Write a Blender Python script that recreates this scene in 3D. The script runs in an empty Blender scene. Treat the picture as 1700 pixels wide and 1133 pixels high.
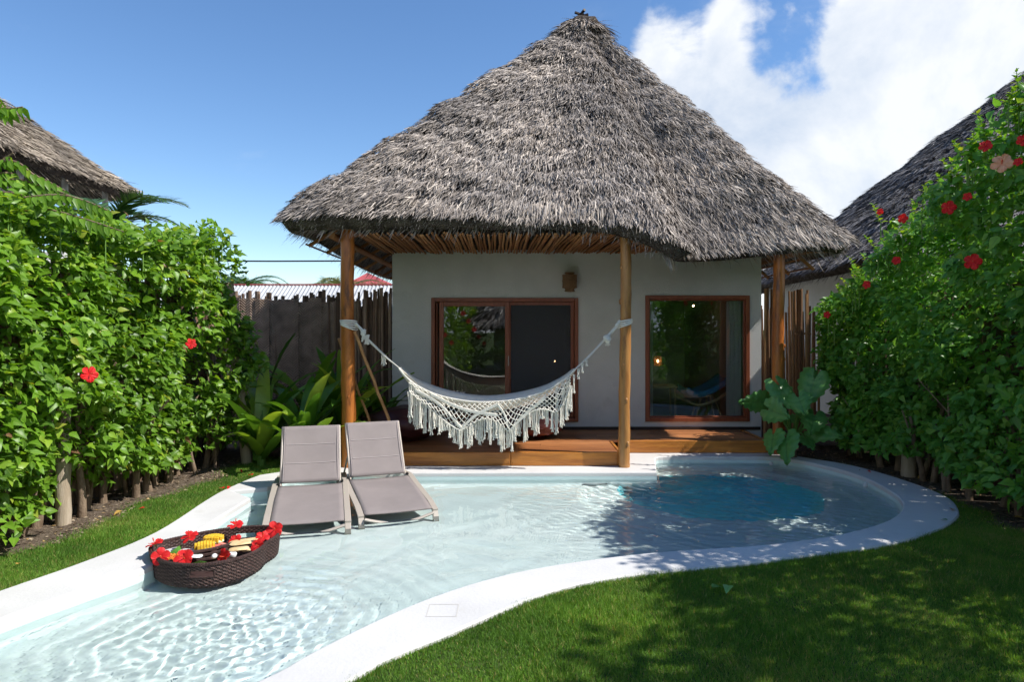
import bpy, math, random
import numpy as np
from mathutils import Vector, Matrix, Euler
from mathutils.geometry import tessellate_polygon

random.seed(7)
RNG = np.random.default_rng(11)
SC = bpy.context.scene
COL = SC.collection
PI = math.pi

# ------------------------------------------------------------------ camera
CAMZ, FPX, CX, HY = 1.84, 1133.0, 850.0, 545.0
cam_d = bpy.data.cameras.new("camera")
cam = bpy.data.objects.new("camera", cam_d)
COL.objects.link(cam)
cam.location = (0, 0, CAMZ)
cam.rotation_euler = (PI / 2, 0, 0)
cam_d.sensor_width = 36
cam_d.lens = 24.0
cam_d.shift_y = -(566.5 - HY) / 1700.0
cam_d.clip_start = 0.05
cam_d.clip_end = 2000
SC.camera = cam

# ------------------------------------------------------------------ sun, sky, exposure
SUNV = Vector((0.82, -0.20, 0.95)).normalized()
sun_el = math.asin(SUNV.z)
sun_az = math.atan2(SUNV.x, SUNV.y)          # from +Y towards +X
sd = bpy.data.lights.new("sun", 'SUN')
sd.energy = 2.3
sd.angle = math.radians(0.5)
sd.color = (1.0, 0.955, 0.89)
sun = bpy.data.objects.new("sun", sd)
COL.objects.link(sun)
sun.rotation_euler = SUNV.to_track_quat('Z', 'Y').to_euler()
sd.cycles.is_caustics_light = True

W = bpy.data.worlds.new("World")
SC.world = W
W.use_nodes = True
nt = W.node_tree
for n in list(nt.nodes):
    nt.nodes.remove(n)
N = nt.nodes.new
L = nt.links.new
out = N('ShaderNodeOutputWorld')
bg = N('ShaderNodeBackground')
bg.inputs['Strength'].default_value = 0.15
sky = N('ShaderNodeTexSky')
sky.sky_type = 'NISHITA'
sky.sun_disc = False
sky.sun_elevation = sun_el
sky.sun_rotation = sun_az
sky.air_density = 1.0
sky.dust_density = 0.0
sky.ozone_density = 3.0
L(bg.outputs[0], out.inputs[0])
def mth(op, a, b=None, clamp=False):
    n = N('ShaderNodeMath'); n.operation = op; n.use_clamp = clamp
    for i, x in enumerate((a, b)):
        if x is None: continue
        if isinstance(x, (int, float)): n.inputs[i].default_value = x
        else: L(x, n.inputs[i])
    return n.outputs[0]
tc = N('ShaderNodeTexCoord')
sx = N('ShaderNodeSeparateXYZ'); L(tc.outputs['Generated'], sx.inputs[0])
az = mth('ARCTAN2', sx.outputs[0], sx.outputs[1])
el = mth('ARCSINE', sx.outputs[2])
azd = mth('MULTIPLY', az, 180 / PI)
eld = mth('MULTIPLY', el, 180 / PI)
# cumulus tops: elevation (deg) of the cloud bank's upper edge against azimuth
crv = N('ShaderNodeFloatCurve')
L(mth('DIVIDE', mth('ADD', azd, 180.0), 360.0), crv.inputs['Value'])
c = crv.mapping.curves[0]
pts = [(-180, 26), (-120, 24), (-80, 10), (-45, -6), (-10, -8), (4, 2), (9.0, 14), (12.5, 23), (14.8, 20.5), (17.3, 26.5), (19.5, 21), (23, 21), (26, 30), (30, 36), (40, 40), (70, 44), (100, 40), (140, 34), (180, 26)]  # cloud bank beyond the view, right and behind the camera, added as fill light
c.points[0].location = ((pts[0][0] + 180) / 360, (pts[0][1] + 20) / 70)
c.points[1].location = (1.0, (pts[-1][1] + 20) / 70)
for a_, e_ in pts[1:-1]:
    c.points.new((a_ + 180) / 360, (e_ + 20) / 70)
crv.mapping.update()
top = mth('SUBTRACT', mth('MULTIPLY', crv.outputs[0], 70.0), 20.0)
def wnoise(scale, detail, rough, dist=0.0, loc=(0, 0, 0), sc=(1, 1, 1)):
    mp = N('ShaderNodeMapping'); mp.inputs['Scale'].default_value = sc; mp.inputs['Location'].default_value = loc
    L(tc.outputs['Generated'], mp.inputs[0])
    n = N('ShaderNodeTexNoise'); n.inputs['Scale'].default_value = scale; n.inputs['Detail'].default_value = detail
    n.inputs['Roughness'].default_value = rough; n.inputs['Distortion'].default_value = dist
    L(mp.outputs[0], n.inputs['Vector'])
    return n.outputs[0]
big = wnoise(5.0, 8, 0.58, 0.35, sc=(1, 1, 1.3))
d = mth('SUBTRACT', top, eld)                                  # degrees under the cloud top
d = mth('ADD', d, mth('MULTIPLY', mth('SUBTRACT', big, 0.5), 34.0))
mask = N('ShaderNodeMapRange'); mask.interpolation_type = 'SMOOTHSTEP'
mask.inputs['From Min'].default_value = -1.0; mask.inputs['From Max'].default_value = 4.5
L(d, mask.inputs['Value'])
wisp = wnoise(2.2, 9, 0.62, 0.5, loc=(3, 1, 2), sc=(1, 1, 2.2))
wm = N('ShaderNodeMapRange'); wm.interpolation_type = 'SMOOTHSTEP'
wm.inputs['From Min'].default_value = 0.60; wm.inputs['From Max'].default_value = 0.88
wm.inputs['To Max'].default_value = 0.35
L(wisp, wm.inputs['Value'])
allm = mth('MAXIMUM', mth('MULTIPLY', mask.outputs[0], 0.94), wm.outputs[0])
shade = wnoise(3.4, 7, 0.6, 0.2, loc=(0.4, 2.0, 0.7))
smr = N('ShaderNodeMapRange')
smr.inputs['From Min'].default_value = 0.38; smr.inputs['From Max'].default_value = 0.60
L(shade, smr.inputs['Value'])
ccol = N('ShaderNodeMix'); ccol.data_type = 'RGBA'
ccol.inputs['A'].default_value = (1.42, 1.72, 2.18, 1)
ccol.inputs['B'].default_value = (2.62, 2.68, 2.75, 1)
L(smr.outputs[0], ccol.inputs['Factor'])
# the clear sky, a touch deeper blue
hsv = N('ShaderNodeHueSaturation'); hsv.inputs['Saturation'].default_value = 1.14; hsv.inputs['Value'].default_value = .46; hsv.inputs['Hue'].default_value = .503
L(sky.outputs[0], hsv.inputs['Color'])
mx = N('ShaderNodeMix'); mx.data_type = 'RGBA'
L(allm, mx.inputs['Factor']); L(hsv.outputs[0], mx.inputs['A']); L(ccol.outputs['Result'], mx.inputs['B'])
L(mx.outputs['Result'], bg.inputs['Color'])

SC.view_settings.view_transform = 'Standard'
SC.view_settings.look = 'None'
SC.view_settings.exposure = 1.38
SC.view_settings.gamma = 1.0
SC.view_settings.use_curve_mapping = False
SC.render.engine = 'CYCLES'
cy = SC.cycles
cy.max_bounces = 12; cy.diffuse_bounces = 6; cy.glossy_bounces = 4; cy.transmission_bounces = 8
cy.transparent_max_bounces = 24; cy.volume_bounces = 0
cy.caustics_reflective = False; cy.caustics_refractive = True
cy.sample_clamp_indirect = 6.0
cy.use_denoising = True
cy.use_adaptive_sampling = True
cy.adaptive_threshold = 0.015

# ------------------------------------------------------------------ helpers
def G(px, py, z=0.0):
    """point of a horizontal plane at height z"""
    Y = FPX * (CAMZ - z) / (py - HY)
    return Vector(((px - CX) / FPX * Y, Y, z))
def AT(px, py, Y):
    return Vector(((px - CX) / FPX * Y, Y, CAMZ - (py - HY) / FPX * Y))

def sines(P, freq, seed, octs=3):
    """smooth pseudo noise in -1..1 for an (N,3) array"""
    r = np.random.default_rng(seed)
    s = np.zeros(len(P)); amp = 1.0; tot = 0
    for o in range(octs):
        for k in range(4):
            v = r.normal(size=3); v /= np.linalg.norm(v)
            s += amp * np.sin(P @ v * freq * (1 + 0.3 * r.random()) + r.random() * 6.28)
        tot += amp * 2.0; freq *= 2.1; amp *= 0.55
    return s / tot

def tag(o, label=None, cat=None, group=None, kind=None):
    if label: o['label'] = label
    if cat: o['category'] = cat
    if group: o['group'] = group
    if kind: o['kind'] = kind
    return o

def thing(name, loc, label, cat, group=None):
    o = bpy.data.objects.new(name, None)
    o.empty_display_size = 0.2
    COL.objects.link(o)
    o.location = loc
    return tag(o, label, cat, group)

def wloc(o):
    p = Vector((0, 0, 0))
    while o is not None:
        p += o.location; o = o.parent
    return p

def np_mesh(name, V, F, rnd=None, edge=None, smooth=False):
    me = bpy.data.meshes.new(name)
    V = np.asarray(V, dtype=np.float32); F = np.asarray(F, dtype=np.int32)
    k = F.shape[1]
    me.vertices.add(len(V)); me.vertices.foreach_set("co", V.ravel())
    me.loops.add(F.size); me.loops.foreach_set("vertex_index", F.ravel())
    me.polygons.add(len(F))
    me.polygons.foreach_set("loop_start", np.arange(0, F.size, k, dtype=np.int32))
    me.polygons.foreach_set("loop_total", np.full(len(F), k, dtype=np.int32))
    me.update(calc_edges=True)
    if rnd is not None:
        a = me.attributes.new("rnd", 'FLOAT', 'POINT'); a.data.foreach_set("value", np.asarray(rnd, dtype=np.float32))
    if edge is not None:
        a = me.attributes.new("edge", 'FLOAT', 'POINT'); a.data.foreach_set("value", np.asarray(edge, dtype=np.float32))
    if smooth:
        me.polygons.foreach_set("use_smooth", np.ones(len(F), dtype=bool))
    return me

def link_mesh(name, me, mat, parent=None):
    o = bpy.data.objects.new(name, me)
    if mat and not me.materials: me.materials.append(mat)
    COL.objects.link(o)
    if parent is not None: o.parent = parent
    return o

class MB:
    """collects shapes in world coordinates, then makes ONE mesh object"""
    def __init__(s): s.v = []; s.f = []; s.r = []
    def add(s, vs, fs, r=0.5):
        b = len(s.v)
        s.v += [tuple(v) for v in vs]; s.r += [r] * len(vs)
        s.f += [tuple(b + i for i in f) for f in fs]
        return s
    def box(s, c, d, rz=0.0, r=0.5, M=None):
        hx, hy, hz = d[0] / 2, d[1] / 2, d[2] / 2
        R = M if M is not None else Matrix.Rotation(rz, 3, 'Z')
        vs = [Vector(c) + R @ Vector((x * hx, y * hy, z * hz)) for x in (-1, 1) for y in (-1, 1) for z in (-1, 1)]
        return s.add(vs, [(0, 1, 3, 2), (4, 6, 7, 5), (0, 4, 5, 1), (2, 3, 7, 6), (0, 2, 6, 4), (1, 5, 7, 3)], r)
    def b2(s, a, b, r=0.5):
        a = Vector(a); b = Vector(b)
        return s.box((a + b) / 2, [abs(b[i] - a[i]) for i in range(3)], r=r)
    def tube(s, pts, rad, seg=8, cap=True, r=0.5, flat=1.0, up=None):
        pts = [Vector(p) for p in pts]
        if not hasattr(rad, '__len__'): rad = [rad] * len(pts)
        vs = []; fs = []
        prev = None
        for i, p in enumerate(pts):
            t = (pts[min(i + 1, len(pts) - 1)] - pts[max(i - 1, 0)])
            if t.length < 1e-9: t = Vector((0, 0, 1))
            t.normalize()
            if prev is None:
                a = Vector(up) if up is not None else (Vector((0, 0, 1)) if abs(t.z) < 0.9 else Vector((1, 0, 0)))
                n = (a - t * a.dot(t)).normalized()
            else:
                n = (prev - t * prev.dot(t))
                n = n.normalized() if n.length > 1e-6 else prev
            prev = n
            b = t.cross(n)
            for k in range(seg):
                an = 2 * PI * k / seg
                vs.append(p + (n * math.cos(an) * flat + b * math.sin(an)) * rad[i])
        for i in range(len(pts) - 1):
            for k in range(seg):
                k2 = (k + 1) % seg
                fs.append((i * seg + k, i * seg + k2, (i + 1) * seg + k2, (i + 1) * seg + k))
        if cap:
            fs.append(tuple(range(seg - 1, -1, -1)))
            fs.append(tuple((len(pts) - 1) * seg + k for k in range(seg)))
        return s.add(vs, fs, r)
    def lathe(s, c, prof, seg=16, r=0.5):
        vs = []; fs = []
        for (rr, z) in prof:
            for k in range(seg):
                a = 2 * PI * k / seg
                vs.append((c[0] + rr * math.cos(a), c[1] + rr * math.sin(a), c[2] + z))
        for i in range(len(prof) - 1):
            for k in range(seg):
                k2 = (k + 1) % seg
                fs.append((i * seg + k, i * seg + k2, (i + 1) * seg + k2, (i + 1) * seg + k))
        fs.append(tuple(range(seg - 1, -1, -1)))
        fs.append(tuple((len(prof) - 1) * seg + k for k in range(seg)))
        return s.add(vs, fs, r)
    def blob(s, c, rad, seg=14, rings=9, f=None, r=0.5):
        vs = []; fs = []
        for i in range(rings + 1):
            th = PI * i / rings
            for k in range(seg):
                a = 2 * PI * k / seg
                n = Vector((math.sin(th) * math.cos(a), math.sin(th) * math.sin(a), math.cos(th)))
                q = 1.0 if f is None else f(n)
                vs.append(Vector(c) + Vector((n.x * rad[0], n.y * rad[1], n.z * rad[2])) * q)
        for i in range(rings):
            for k in range(seg):
                k2 = (k + 1) % seg
                fs.append((i * seg + k, (i + 1) * seg + k, (i + 1) * seg + k2, i * seg + k2))
        return s.add(vs, fs, r)
    def build(s, name, mat, parent=None, smooth=False, bevel=0.0, pivot=None):
        o0 = wloc(parent) if parent is not None else Vector((0, 0, 0))
        pv = Vector(pivot) if pivot is not None else o0
        me = bpy.data.meshes.new(name)
        me.from_pydata([(v[0] - pv.x, v[1] - pv.y, v[2] - pv.z) for v in s.v], [], s.f)
        a = me.attributes.new("rnd", 'FLOAT', 'POINT'); a.data.foreach_set("value", s.r)
        me.update()
        if smooth:
            me.polygons.foreach_set("use_smooth", [True] * len(me.polygons))
            me.set_sharp_from_angle(angle=math.radians(48)) if hasattr(me, 'set_sharp_from_angle') else None
        o = link_mesh(name, me, mat, parent)
        o.location = pv - o0
        if bevel > 0:
            m = o.modifiers.new("bevel", 'BEVEL'); m.width = bevel; m.segments = 2; m.limit_method = 'ANGLE'; m.angle_limit = math.radians(40)
        return o

def copy_tree(o, parent=None):
    c = o.copy(); COL.objects.link(c)
    if parent is not None: c.parent = parent
    for ch in list(o.children): copy_tree(ch, c)
    return c

def unit(A): return A / np.maximum(np.linalg.norm(A, axis=1, keepdims=True), 1e-9)

def scatter_mesh(name, tmpl, pos, dirs, nrm, ln, wd, rnd, origin=(0, 0, 0)):
    TV, TF, TE = tmpl
    TV = np.asarray(TV, float); TF = np.asarray(TF, int)
    dirs = unit(np.asarray(dirs, float)); nrm = np.asarray(nrm, float)
    side = unit(np.cross(nrm, dirs)); n2 = np.cross(dirs, side)
    ln = np.asarray(ln)[:, None, None]; wd = np.asarray(wd)[:, None, None]
    V = (pos[:, None, :] - np.asarray(origin)[None, None, :] + TV[None, :, 0:1] * ln * dirs[:, None, :] + TV[None, :, 1:2] * wd * side[:, None, :]
         + TV[None, :, 2:3] * ln * n2[:, None, :])
    n, k = len(pos), len(TV)
    F = TF[None, :, :] + (np.arange(n) * k)[:, None, None]
    return np_mesh(name, V.reshape(-1, 3), F.reshape(-1, TF.shape[1]), rnd=np.repeat(rnd, k), edge=np.tile(TE, n))

# leaf templates: (along, across, up), triangles, edge value 0 midrib .. 1 margin
LEAF = ([(0, 0, 0), (.35, 0, -.01), (.7, 0, -.05), (1.05, 0, -.17), (.09, .22, .06), (.34, .335, .10), (.68, .19, .01), (.09, -.22, .06), (.34, -.335, .10), (.68, -.19, .01)],
        [(0, 4, 1), (4, 5, 1), (5, 2, 1), (5, 6, 2), (6, 3, 2), (0, 1, 7), (7, 1, 8), (8, 1, 2), (8, 2, 9), (9, 2, 3)],
        [0, 0, 0, .3, 1, 1, 1, 1, 1, 1])
BLADE = ([(0, -.5, 0), (0, .5, 0), (.55, -.42, .03), (.55, .42, .03), (1, -.12, -.02), (1, .12, -.02)],
         [(0, 1, 3), (0, 3, 2), (2, 3, 5), (2, 5, 4)], [0, 0, .5, .5, 1, 1])
GRASSB = ([(0, -.5, 0), (0, .5, 0), (1, 0, 0)], [(0, 1, 2)], [0, 0, 1])
SMALLLEAF = ([(0, 0, 0), (.45, .38, .04), (1, 0, -.08), (.45, -.38, .04)], [(0, 1, 2), (0, 2, 3)], [0, 1, .5, 1])

# ------------------------------------------------------------------ materials
def mat(name, c1, c2=None, scale=4.0, rough=0.7, spec=0.3, bump=0.0, bscale=60.0, attr=None, stretch=(1, 1, 1), bstretch=None,
        trans=0.0, metallic=0.0, emit=None, estr=1.0, edge=None, detail=5.0, contrast=(0.35, 0.65), coat=0.0, bdist=0.01, alpha=1.0, sheen=0.0, spots=None):
    m = bpy.data.materials.new(name); m.use_nodes = True
    t = m.node_tree; n = t.nodes; l = t.links
    P = n['Principled BSDF']
    P.inputs['Roughness'].default_value = rough
    P.inputs['Specular IOR Level'].default_value = spec
    P.inputs['Metallic'].default_value = metallic
    P.inputs['Coat Weight'].default_value = coat
    P.inputs['Alpha'].default_value = alpha
    if sheen: P.inputs['Sheen Weight'].default_value = sheen
    def rgb(c): return (c[0], c[1], c[2], 1)
    tc = n.new('ShaderNodeTexCoord')
    geo = n.new('ShaderNodeNewGeometry')
    mp = n.new('ShaderNodeMapping'); mp.inputs['Scale'].default_value = stretch
    l.new(geo.outputs['Position'], mp.inputs[0])
    col = None
    if c2 is not None:
        nz = n.new('ShaderNodeTexNoise'); nz.inputs['Scale'].default_value = scale; nz.inputs['Detail'].default_value = detail
        nz.inputs['Roughness'].default_value = 0.6
        l.new(mp.outputs[0], nz.inputs['Vector'])
        mr = n.new('ShaderNodeMapRange'); mr.inputs['From Min'].default_value = contrast[0]; mr.inputs['From Max'].default_value = contrast[1]
        l.new(nz.outputs[0], mr.inputs['Value'])
        mxn = n.new('ShaderNodeMix'); mxn.data_type = 'RGBA'
        mxn.inputs['A'].default_value = rgb(c1); mxn.inputs['B'].default_value = rgb(c2)
        l.new(mr.outputs[0], mxn.inputs['Factor'])
        col = mxn.outputs['Result']
    if attr is not None:                      # list of (pos, colour): a ramp over the 'rnd' attribute
        at = n.new('ShaderNodeAttribute'); at.attribute_name = 'rnd'
        rp = n.new('ShaderNodeValToRGB'); cr = rp.color_ramp
        cr.elements[0].position = attr[0][0]; cr.elements[0].color = rgb(attr[0][1])
        cr.elements[1].position = attr[-1][0]; cr.elements[1].color = rgb(attr[-1][1])
        for p_, c_ in attr[1:-1]:
            e = cr.elements.new(p_); e.color = rgb(c_)
        l.new(at.outputs['Fac'], rp.inputs[0])
        if col is None: col = rp.outputs[0]
        else:
            mm = n.new('ShaderNodeMix'); mm.data_type = 'RGBA'; mm.blend_type = 'MULTIPLY'; mm.inputs['Factor'].default_value = 1
            l.new(rp.outputs[0], mm.inputs['A']); l.new(col, mm.inputs['B']); col = mm.outputs['Result']
    if edge is not None:
        ea = n.new('ShaderNodeAttribute'); ea.attribute_name = 'edge'
        em = n.new('ShaderNodeMix'); em.data_type = 'RGBA'
        er = n.new('ShaderNodeMapRange'); er.inputs['From Min'].default_value = 0.0; er.inputs['From Max'].default_value = 0.16
        er.inputs['To Min'].default_value = 0.55; er.inputs['To Max'].default_value = 0.0
        l.new(ea.outputs['Fac'], er.inputs['Value']); l.new(er.outputs[0], em.inputs['Factor'])
        if col is None:
            em.inputs['A'].default_value = rgb(c1)
        else: l.new(col, em.inputs['A'])
        em.inputs['B'].default_value = rgb(edge)
        col = em.outputs['Result']
    if spots is not None:                     # (scale, threshold, colour): stains and knots
        sn = n.new('ShaderNodeTexNoise'); sn.inputs['Scale'].default_value = spots[0]; sn.inputs['Detail'].default_value = 6
        sn.inputs['Roughness'].default_value = 0.7
        l.new(mp.outputs[0], sn.inputs['Vector'])
        sr = n.new('ShaderNodeMapRange'); sr.inputs['From Min'].default_value = spots[1]; sr.inputs['From Max'].default_value = spots[1] + 0.12
        l.new(sn.outputs[0], sr.inputs['Value'])
        sm = n.new('ShaderNodeMix'); sm.data_type = 'RGBA'; l.new(sr.outputs[0], sm.inputs['Factor'])
        if col is None: sm.inputs['A'].default_value = rgb(c1)
        else: l.new(col, sm.inputs['A'])
        sm.inputs['B'].default_value = rgb(spots[2]); col = sm.outputs['Result']
    if col is not None: l.new(col, P.inputs['Base Color'])
    else: P.inputs['Base Color'].default_value = rgb(c1)
    if bump > 0:
        mp2 = n.new('ShaderNodeMapping'); mp2.inputs['Scale'].default_value = bstretch or stretch
        l.new(geo.outputs['Position'], mp2.inputs[0])
        bn = n.new('ShaderNodeTexNoise'); bn.inputs['Scale'].default_value = bscale; bn.inputs['Detail'].default_value = 6
        l.new(mp2.outputs[0], bn.inputs['Vector'])
        bp = n.new('ShaderNodeBump'); bp.inputs['Strength'].default_value = bump; bp.inputs['Distance'].default_value = bdist
        l.new(bn.outputs[0], bp.inputs['Height']); l.new(bp.outputs[0], P.inputs['Normal'])
    if emit is not None:
        P.inputs['Emission Color'].default_value = rgb(emit); P.inputs['Emission Strength'].default_value = estr
    if trans > 0:
        tr = n.new('ShaderNodeBsdfTranslucent')
        if col is not None:
            tm = n.new('ShaderNodeMix'); tm.data_type = 'RGBA'; tm.blend_type = 'MULTIPLY'; tm.inputs['Factor'].default_value = 1
            l.new(col, tm.inputs['A']); tm.inputs['B'].default_value = (1.7, 1.55, 0.6, 1); l.new(tm.outputs['Result'], tr.inputs['Color'])
        else: tr.inputs['Color'].default_value = rgb(c1)
        ms = n.new('ShaderNodeMixShader'); ms.inputs[0].default_value = trans
        l.new(P.outputs[0], ms.inputs[1]); l.new(tr.outputs[0], ms.inputs[2])
        l.new(ms.outputs[0], n['Material Output'].inputs[0])
    return m

M = {}
M['plaster'] = mat('white_plaster', (.57, .575, .555), (.64, .64, .62), 1.6, rough=.85, spec=.2, bump=.7, bscale=55, bdist=.008, spots=(1.3, .60, (.53, .53, .50)))
M['coping'] = mat('coping_plaster', (.60, .59, .575), (.69, .68, .665), 1.3, rough=.75, spec=.25, bump=.5, bscale=40, bdist=.004, spots=(2.1, .62, (.57, .555, .52)))
M['basin'] = mat('pool_plaster', (.63, .785, .77), (.69, .825, .81), 1.4, rough=.8, spec=.2, bump=.2, bscale=14)
M['deep_basin'] = mat('deep_water_tint_plaster', (.09, .60, .76), (.26, .82, .80), .55, rough=.8, spec=.2, bump=.2, bscale=14)  # turquoise of light absorbed in deep water, put into the plaster colour
M['lawn'] = mat('lawn_soil', (.045, .075, .018), (.07, .10, .03), 9, rough=.95, spec=.1, bump=.6, bscale=90)
M['soil'] = mat('garden_soil', (.10, .075, .055), (.19, .15, .115), 14, rough=1, spec=.05, bump=1, bscale=45, bdist=.03)
M['grass'] = mat('grass_blades', (.8, .8, .8), (1.25, 1.15, 1.0), 1.3, rough=.6, spec=.25, trans=.28,
                 attr=[(0, (.085, .190, .028)), (.45, (.130, .285, .040)), (.85, (.205, .350, .060)), (1, (.42, .37, .15))])
M['hedge_leaf'] = mat('hibiscus_leaves', (.85, .85, .85), (1.12, 1.1, 1.0), 1.2, rough=.40, spec=.38, trans=.36, edge=(.28, .40, .08),
                      attr=[(0, (.050, .125, .014)), (.35, (.105, .225, .018)), (.7, (.180, .360, .030)), (.93, (.34, .49, .050)), (.965, (.30, .34, .05)), (1, (.20, .10, .06))])
M['dark_leaf'] = mat('shrub_leaves', (.85, .85, .85), (1.1, 1.1, 1.0), 1.2, rough=.38, spec=.4, trans=.38, edge=(.10, .20, .05),
                     attr=[(0, (.060, .190, .030)), (.5, (.120, .320, .050)), (.85, (.21, .41, .06)), (1, (.19, .31, .05))])
M['tree_leaf'] = mat('tree_leaves', (.05, .11, .02), rough=.4, spec=.4, trans=.28,
                     attr=[(0, (.035, .09, .016)), (.5, (.06, .14, .022)), (1, (.11, .20, .035))])
M['thatch'] = mat('thatch_strands', (.8, .8, .8), (1.2, 1.16, 1.1), .9, rough=.9, spec=.12,
                  attr=[(0, (.095, .086, .080)), (.35, (.245, .218, .200)), (.75, (.46, .412, .375)), (1, (.72, .65, .58))])
M['thatch_warm'] = mat('thatch_strands_warm', (.8, .8, .8), (1.2, 1.16, 1.1), .9, rough=.9, spec=.12,
                  attr=[(0, (.11, .09, .07)), (.35, (.20, .17, .14)), (.75, (.32, .28, .23)), (1, (.48, .42, .36))])
M['thatch_dark'] = mat('thatch_strands_grey', (.8, .8, .8), (1.2, 1.18, 1.15), .9, rough=.9, spec=.12,
                  attr=[(0, (.08, .078, .08)), (.5, (.165, .16, .165)), (1, (.34, .33, .33))])
M['thatch_base'] = mat('thatch_core', (.06, .05, .043), (.13, .11, .095), 8, rough=1, spec=.05, bump=1, bscale=35, bdist=.05)
M['stick'] = mat('soffit_sticks', (.8, .8, .8), (1.2, 1.1, 1), 6, rough=.7, spec=.25, bump=.4, bscale=80, attr=[(0, (.19, .080, .030)), (.5, (.36, .165, .065)), (1, (.50, .27, .12))])
M['post'] = mat('varnished_log', (.34, .095, .016), (.56, .195, .040), 2.4, rough=.38, spec=.5, bump=.35, bscale=22, stretch=(3, 3, .55), coat=.25, spots=(3.0, .54, (.13, .038, .012)))
M['post_pale'] = mat('varnished_log_pale', (.34, .145, .040), (.54, .27, .085), 2.6, rough=.4, spec=.5, bump=.4, bscale=22, stretch=(3, 3, .5), coat=.2, spots=(3.0, .55, (.17, .065, .02)))
M['deck'] = mat('oiled_deck_boards', (.8, .8, .8), (1.25, 1.2, 1.15), 5, rough=.45, spec=.45, bump=.25, bscale=30, stretch=(.5, 5, 5), attr=[(0, (.26, .098, .036)), (.5, (.36, .145, .052)), (1, (.46, .20, .08))])
M['fascia'] = mat('oiled_deck_beam', (.34, .115, .016), (.60, .24, .04), 3.4, rough=.4, spec=.5, bump=.25, bscale=20, stretch=(.5, 4, 5), coat=.15, spots=(2.6, .63, (.16, .06, .015)))
M['frame'] = mat('window_frame_wood', (.215, .060, .026), (.30, .088, .038), 5, rough=.38, spec=.5, stretch=(4, 4, .6))
M['dark_wood'] = mat('dark_wood', (.035, .022, .018), rough=.5)
M['pole'] = mat('fence_poles', (.8, .8, .8), (1.3, 1.2, 1.1), 5, rough=.85, spec=.15, bump=.6, bscale=60, stretch=(3, 3, .7), attr=[(0, (.095, .062, .046)), (.6, (.19, .13, .098)), (1, (.36, .27, .21))])
M['bamboo'] = mat('screen_poles', (.8, .8, .8), (1.35, 1.2, 1.0), 5, rough=.7, spec=.25, bump=.5, bscale=60, stretch=(3, 3, .7), attr=[(0, (.13, .07, .04)), (.6, (.25, .14, .07)), (1, (.40, .24, .12))])
M['trunk'] = mat('hedge_trunks', (.15, .105, .07), (.28, .21, .15), 8, rough=.9, spec=.1, bump=.7, bscale=50, stretch=(2, 2, .8))
M['timber'] = mat('weathered_post', (.36, .29, .21), (.52, .44, .34), 4, rough=.85, spec=.15, bump=.5, bscale=40, stretch=(3, 3, .4), spots=(5, .64, (.20, .14, .09)))
M['lounge_frame'] = mat('taupe_aluminium', (.44, .385, .325), rough=.42, spec=.5)
M['sling'] = mat('mauve_mesh_sling', (.250, .216, .208), (.285, .246, .236), 3, rough=.8, spec=.2, bump=.35, bscale=420, bdist=.002)
M['seam'] = mat('pale_stitching', (.42, .37, .36), rough=.8)
M['foot'] = mat('foot_plastic', (.30, .30, .24), rough=.5)
M['black'] = mat('black_plastic', (.02, .02, .02), rough=.5)
M['wicker'] = mat('dark_wicker', (.8, .8, .8), (1.4, 1.3, 1.25), 30, rough=.62, spec=.25, attr=[(0, (.018, .011, .010)), (.5, (.050, .030, .027)), (1, (.13, .085, .075))])
M['cotton'] = mat('white_cotton', (.82, .78, .68), (.88, .85, .76), 20, rough=.95, spec=.1, bump=.4, bscale=180, sheen=.2)
M['beanbag'] = mat('maroon_vinyl', (.085, .026, .026), (.12, .036, .035), 5, rough=.42, spec=.45, bump=.4, bscale=9, bdist=.03)
M['lamp_weave'] = mat('woven_lampshade', (.20, .11, .06), (.32, .19, .10), 60, rough=.8, stretch=(1, 1, 3), bump=.5, bscale=90)
M['cane'] = mat('bamboo_cane', (.40, .19, .075), (.52, .28, .12), 8, rough=.5, spec=.4)
M['red'] = mat('hibiscus_red', (.62, .015, .020), (.78, .03, .03), 30, rough=.55, spec=.3, trans=.22)
M['peach'] = mat('hibiscus_peach', (.85, .38, .24), (.9, .5, .33), 30, rough=.55, spec=.3, trans=.22)
M['stamen'] = mat('stamen', (.80, .10, .05), rough=.6)
M['mango'] = mat('mango_flesh', (.85, .50, .03), (.90, .60, .06), 20, rough=.4, spec=.5)
M['melon'] = mat('watermelon_flesh', (.80, .10, .07), (.85, .30, .22), 12, rough=.4, spec=.5)
M['rind'] = mat('rind', (.62, .70, .45), rough=.5)
M['bread'] = mat('flatbread', (.62, .42, .20), (.78, .60, .34), 14, rough=.8)
M['ceramic'] = mat('white_ceramic', (.80, .80, .78), rough=.25, spec=.5)
M['carrot'] = mat('carrot', (.80, .22, .03), rough=.6)
M['banana_leaf'] = mat('banana_leaf', (.08, .22, .03), (.12, .30, .05), 20, rough=.45, trans=.2)
M['coffee'] = mat('dark_cup', (.025, .018, .015), rough=.3)
M['lily'] = mat('lily_leaves', (.8, .8, .8), (1.2, 1.15, 1.0), 3, rough=.33, spec=.45, trans=.30, attr=[(0, (.040, .115, .020)), (.5, (.115, .265, .034)), (.85, (.25, .42, .05)), (1, (.45, .58, .08))])
M['ear'] = mat('elephant_ear_leaves', (.105, .30, .070), (.16, .38, .095), 6, rough=.35, spec=.45, trans=.22, edge=(.09, .20, .06), bump=.3, bscale=18)
M['stem'] = mat('green_stems', (.14, .26, .05), rough=.5)
M['blue'] = mat('blue_cushion', (.03, .16, .36), (.05, .25, .50), 8, rough=.8)
M['curtain'] = mat('pale_curtain', (.80, .80, .76), rough=.9, trans=.35)
M['room'] = mat('room_wall', (.33, .31, .28), rough=.9)  # white inside walls, with the room's dimness put into the colour
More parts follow.
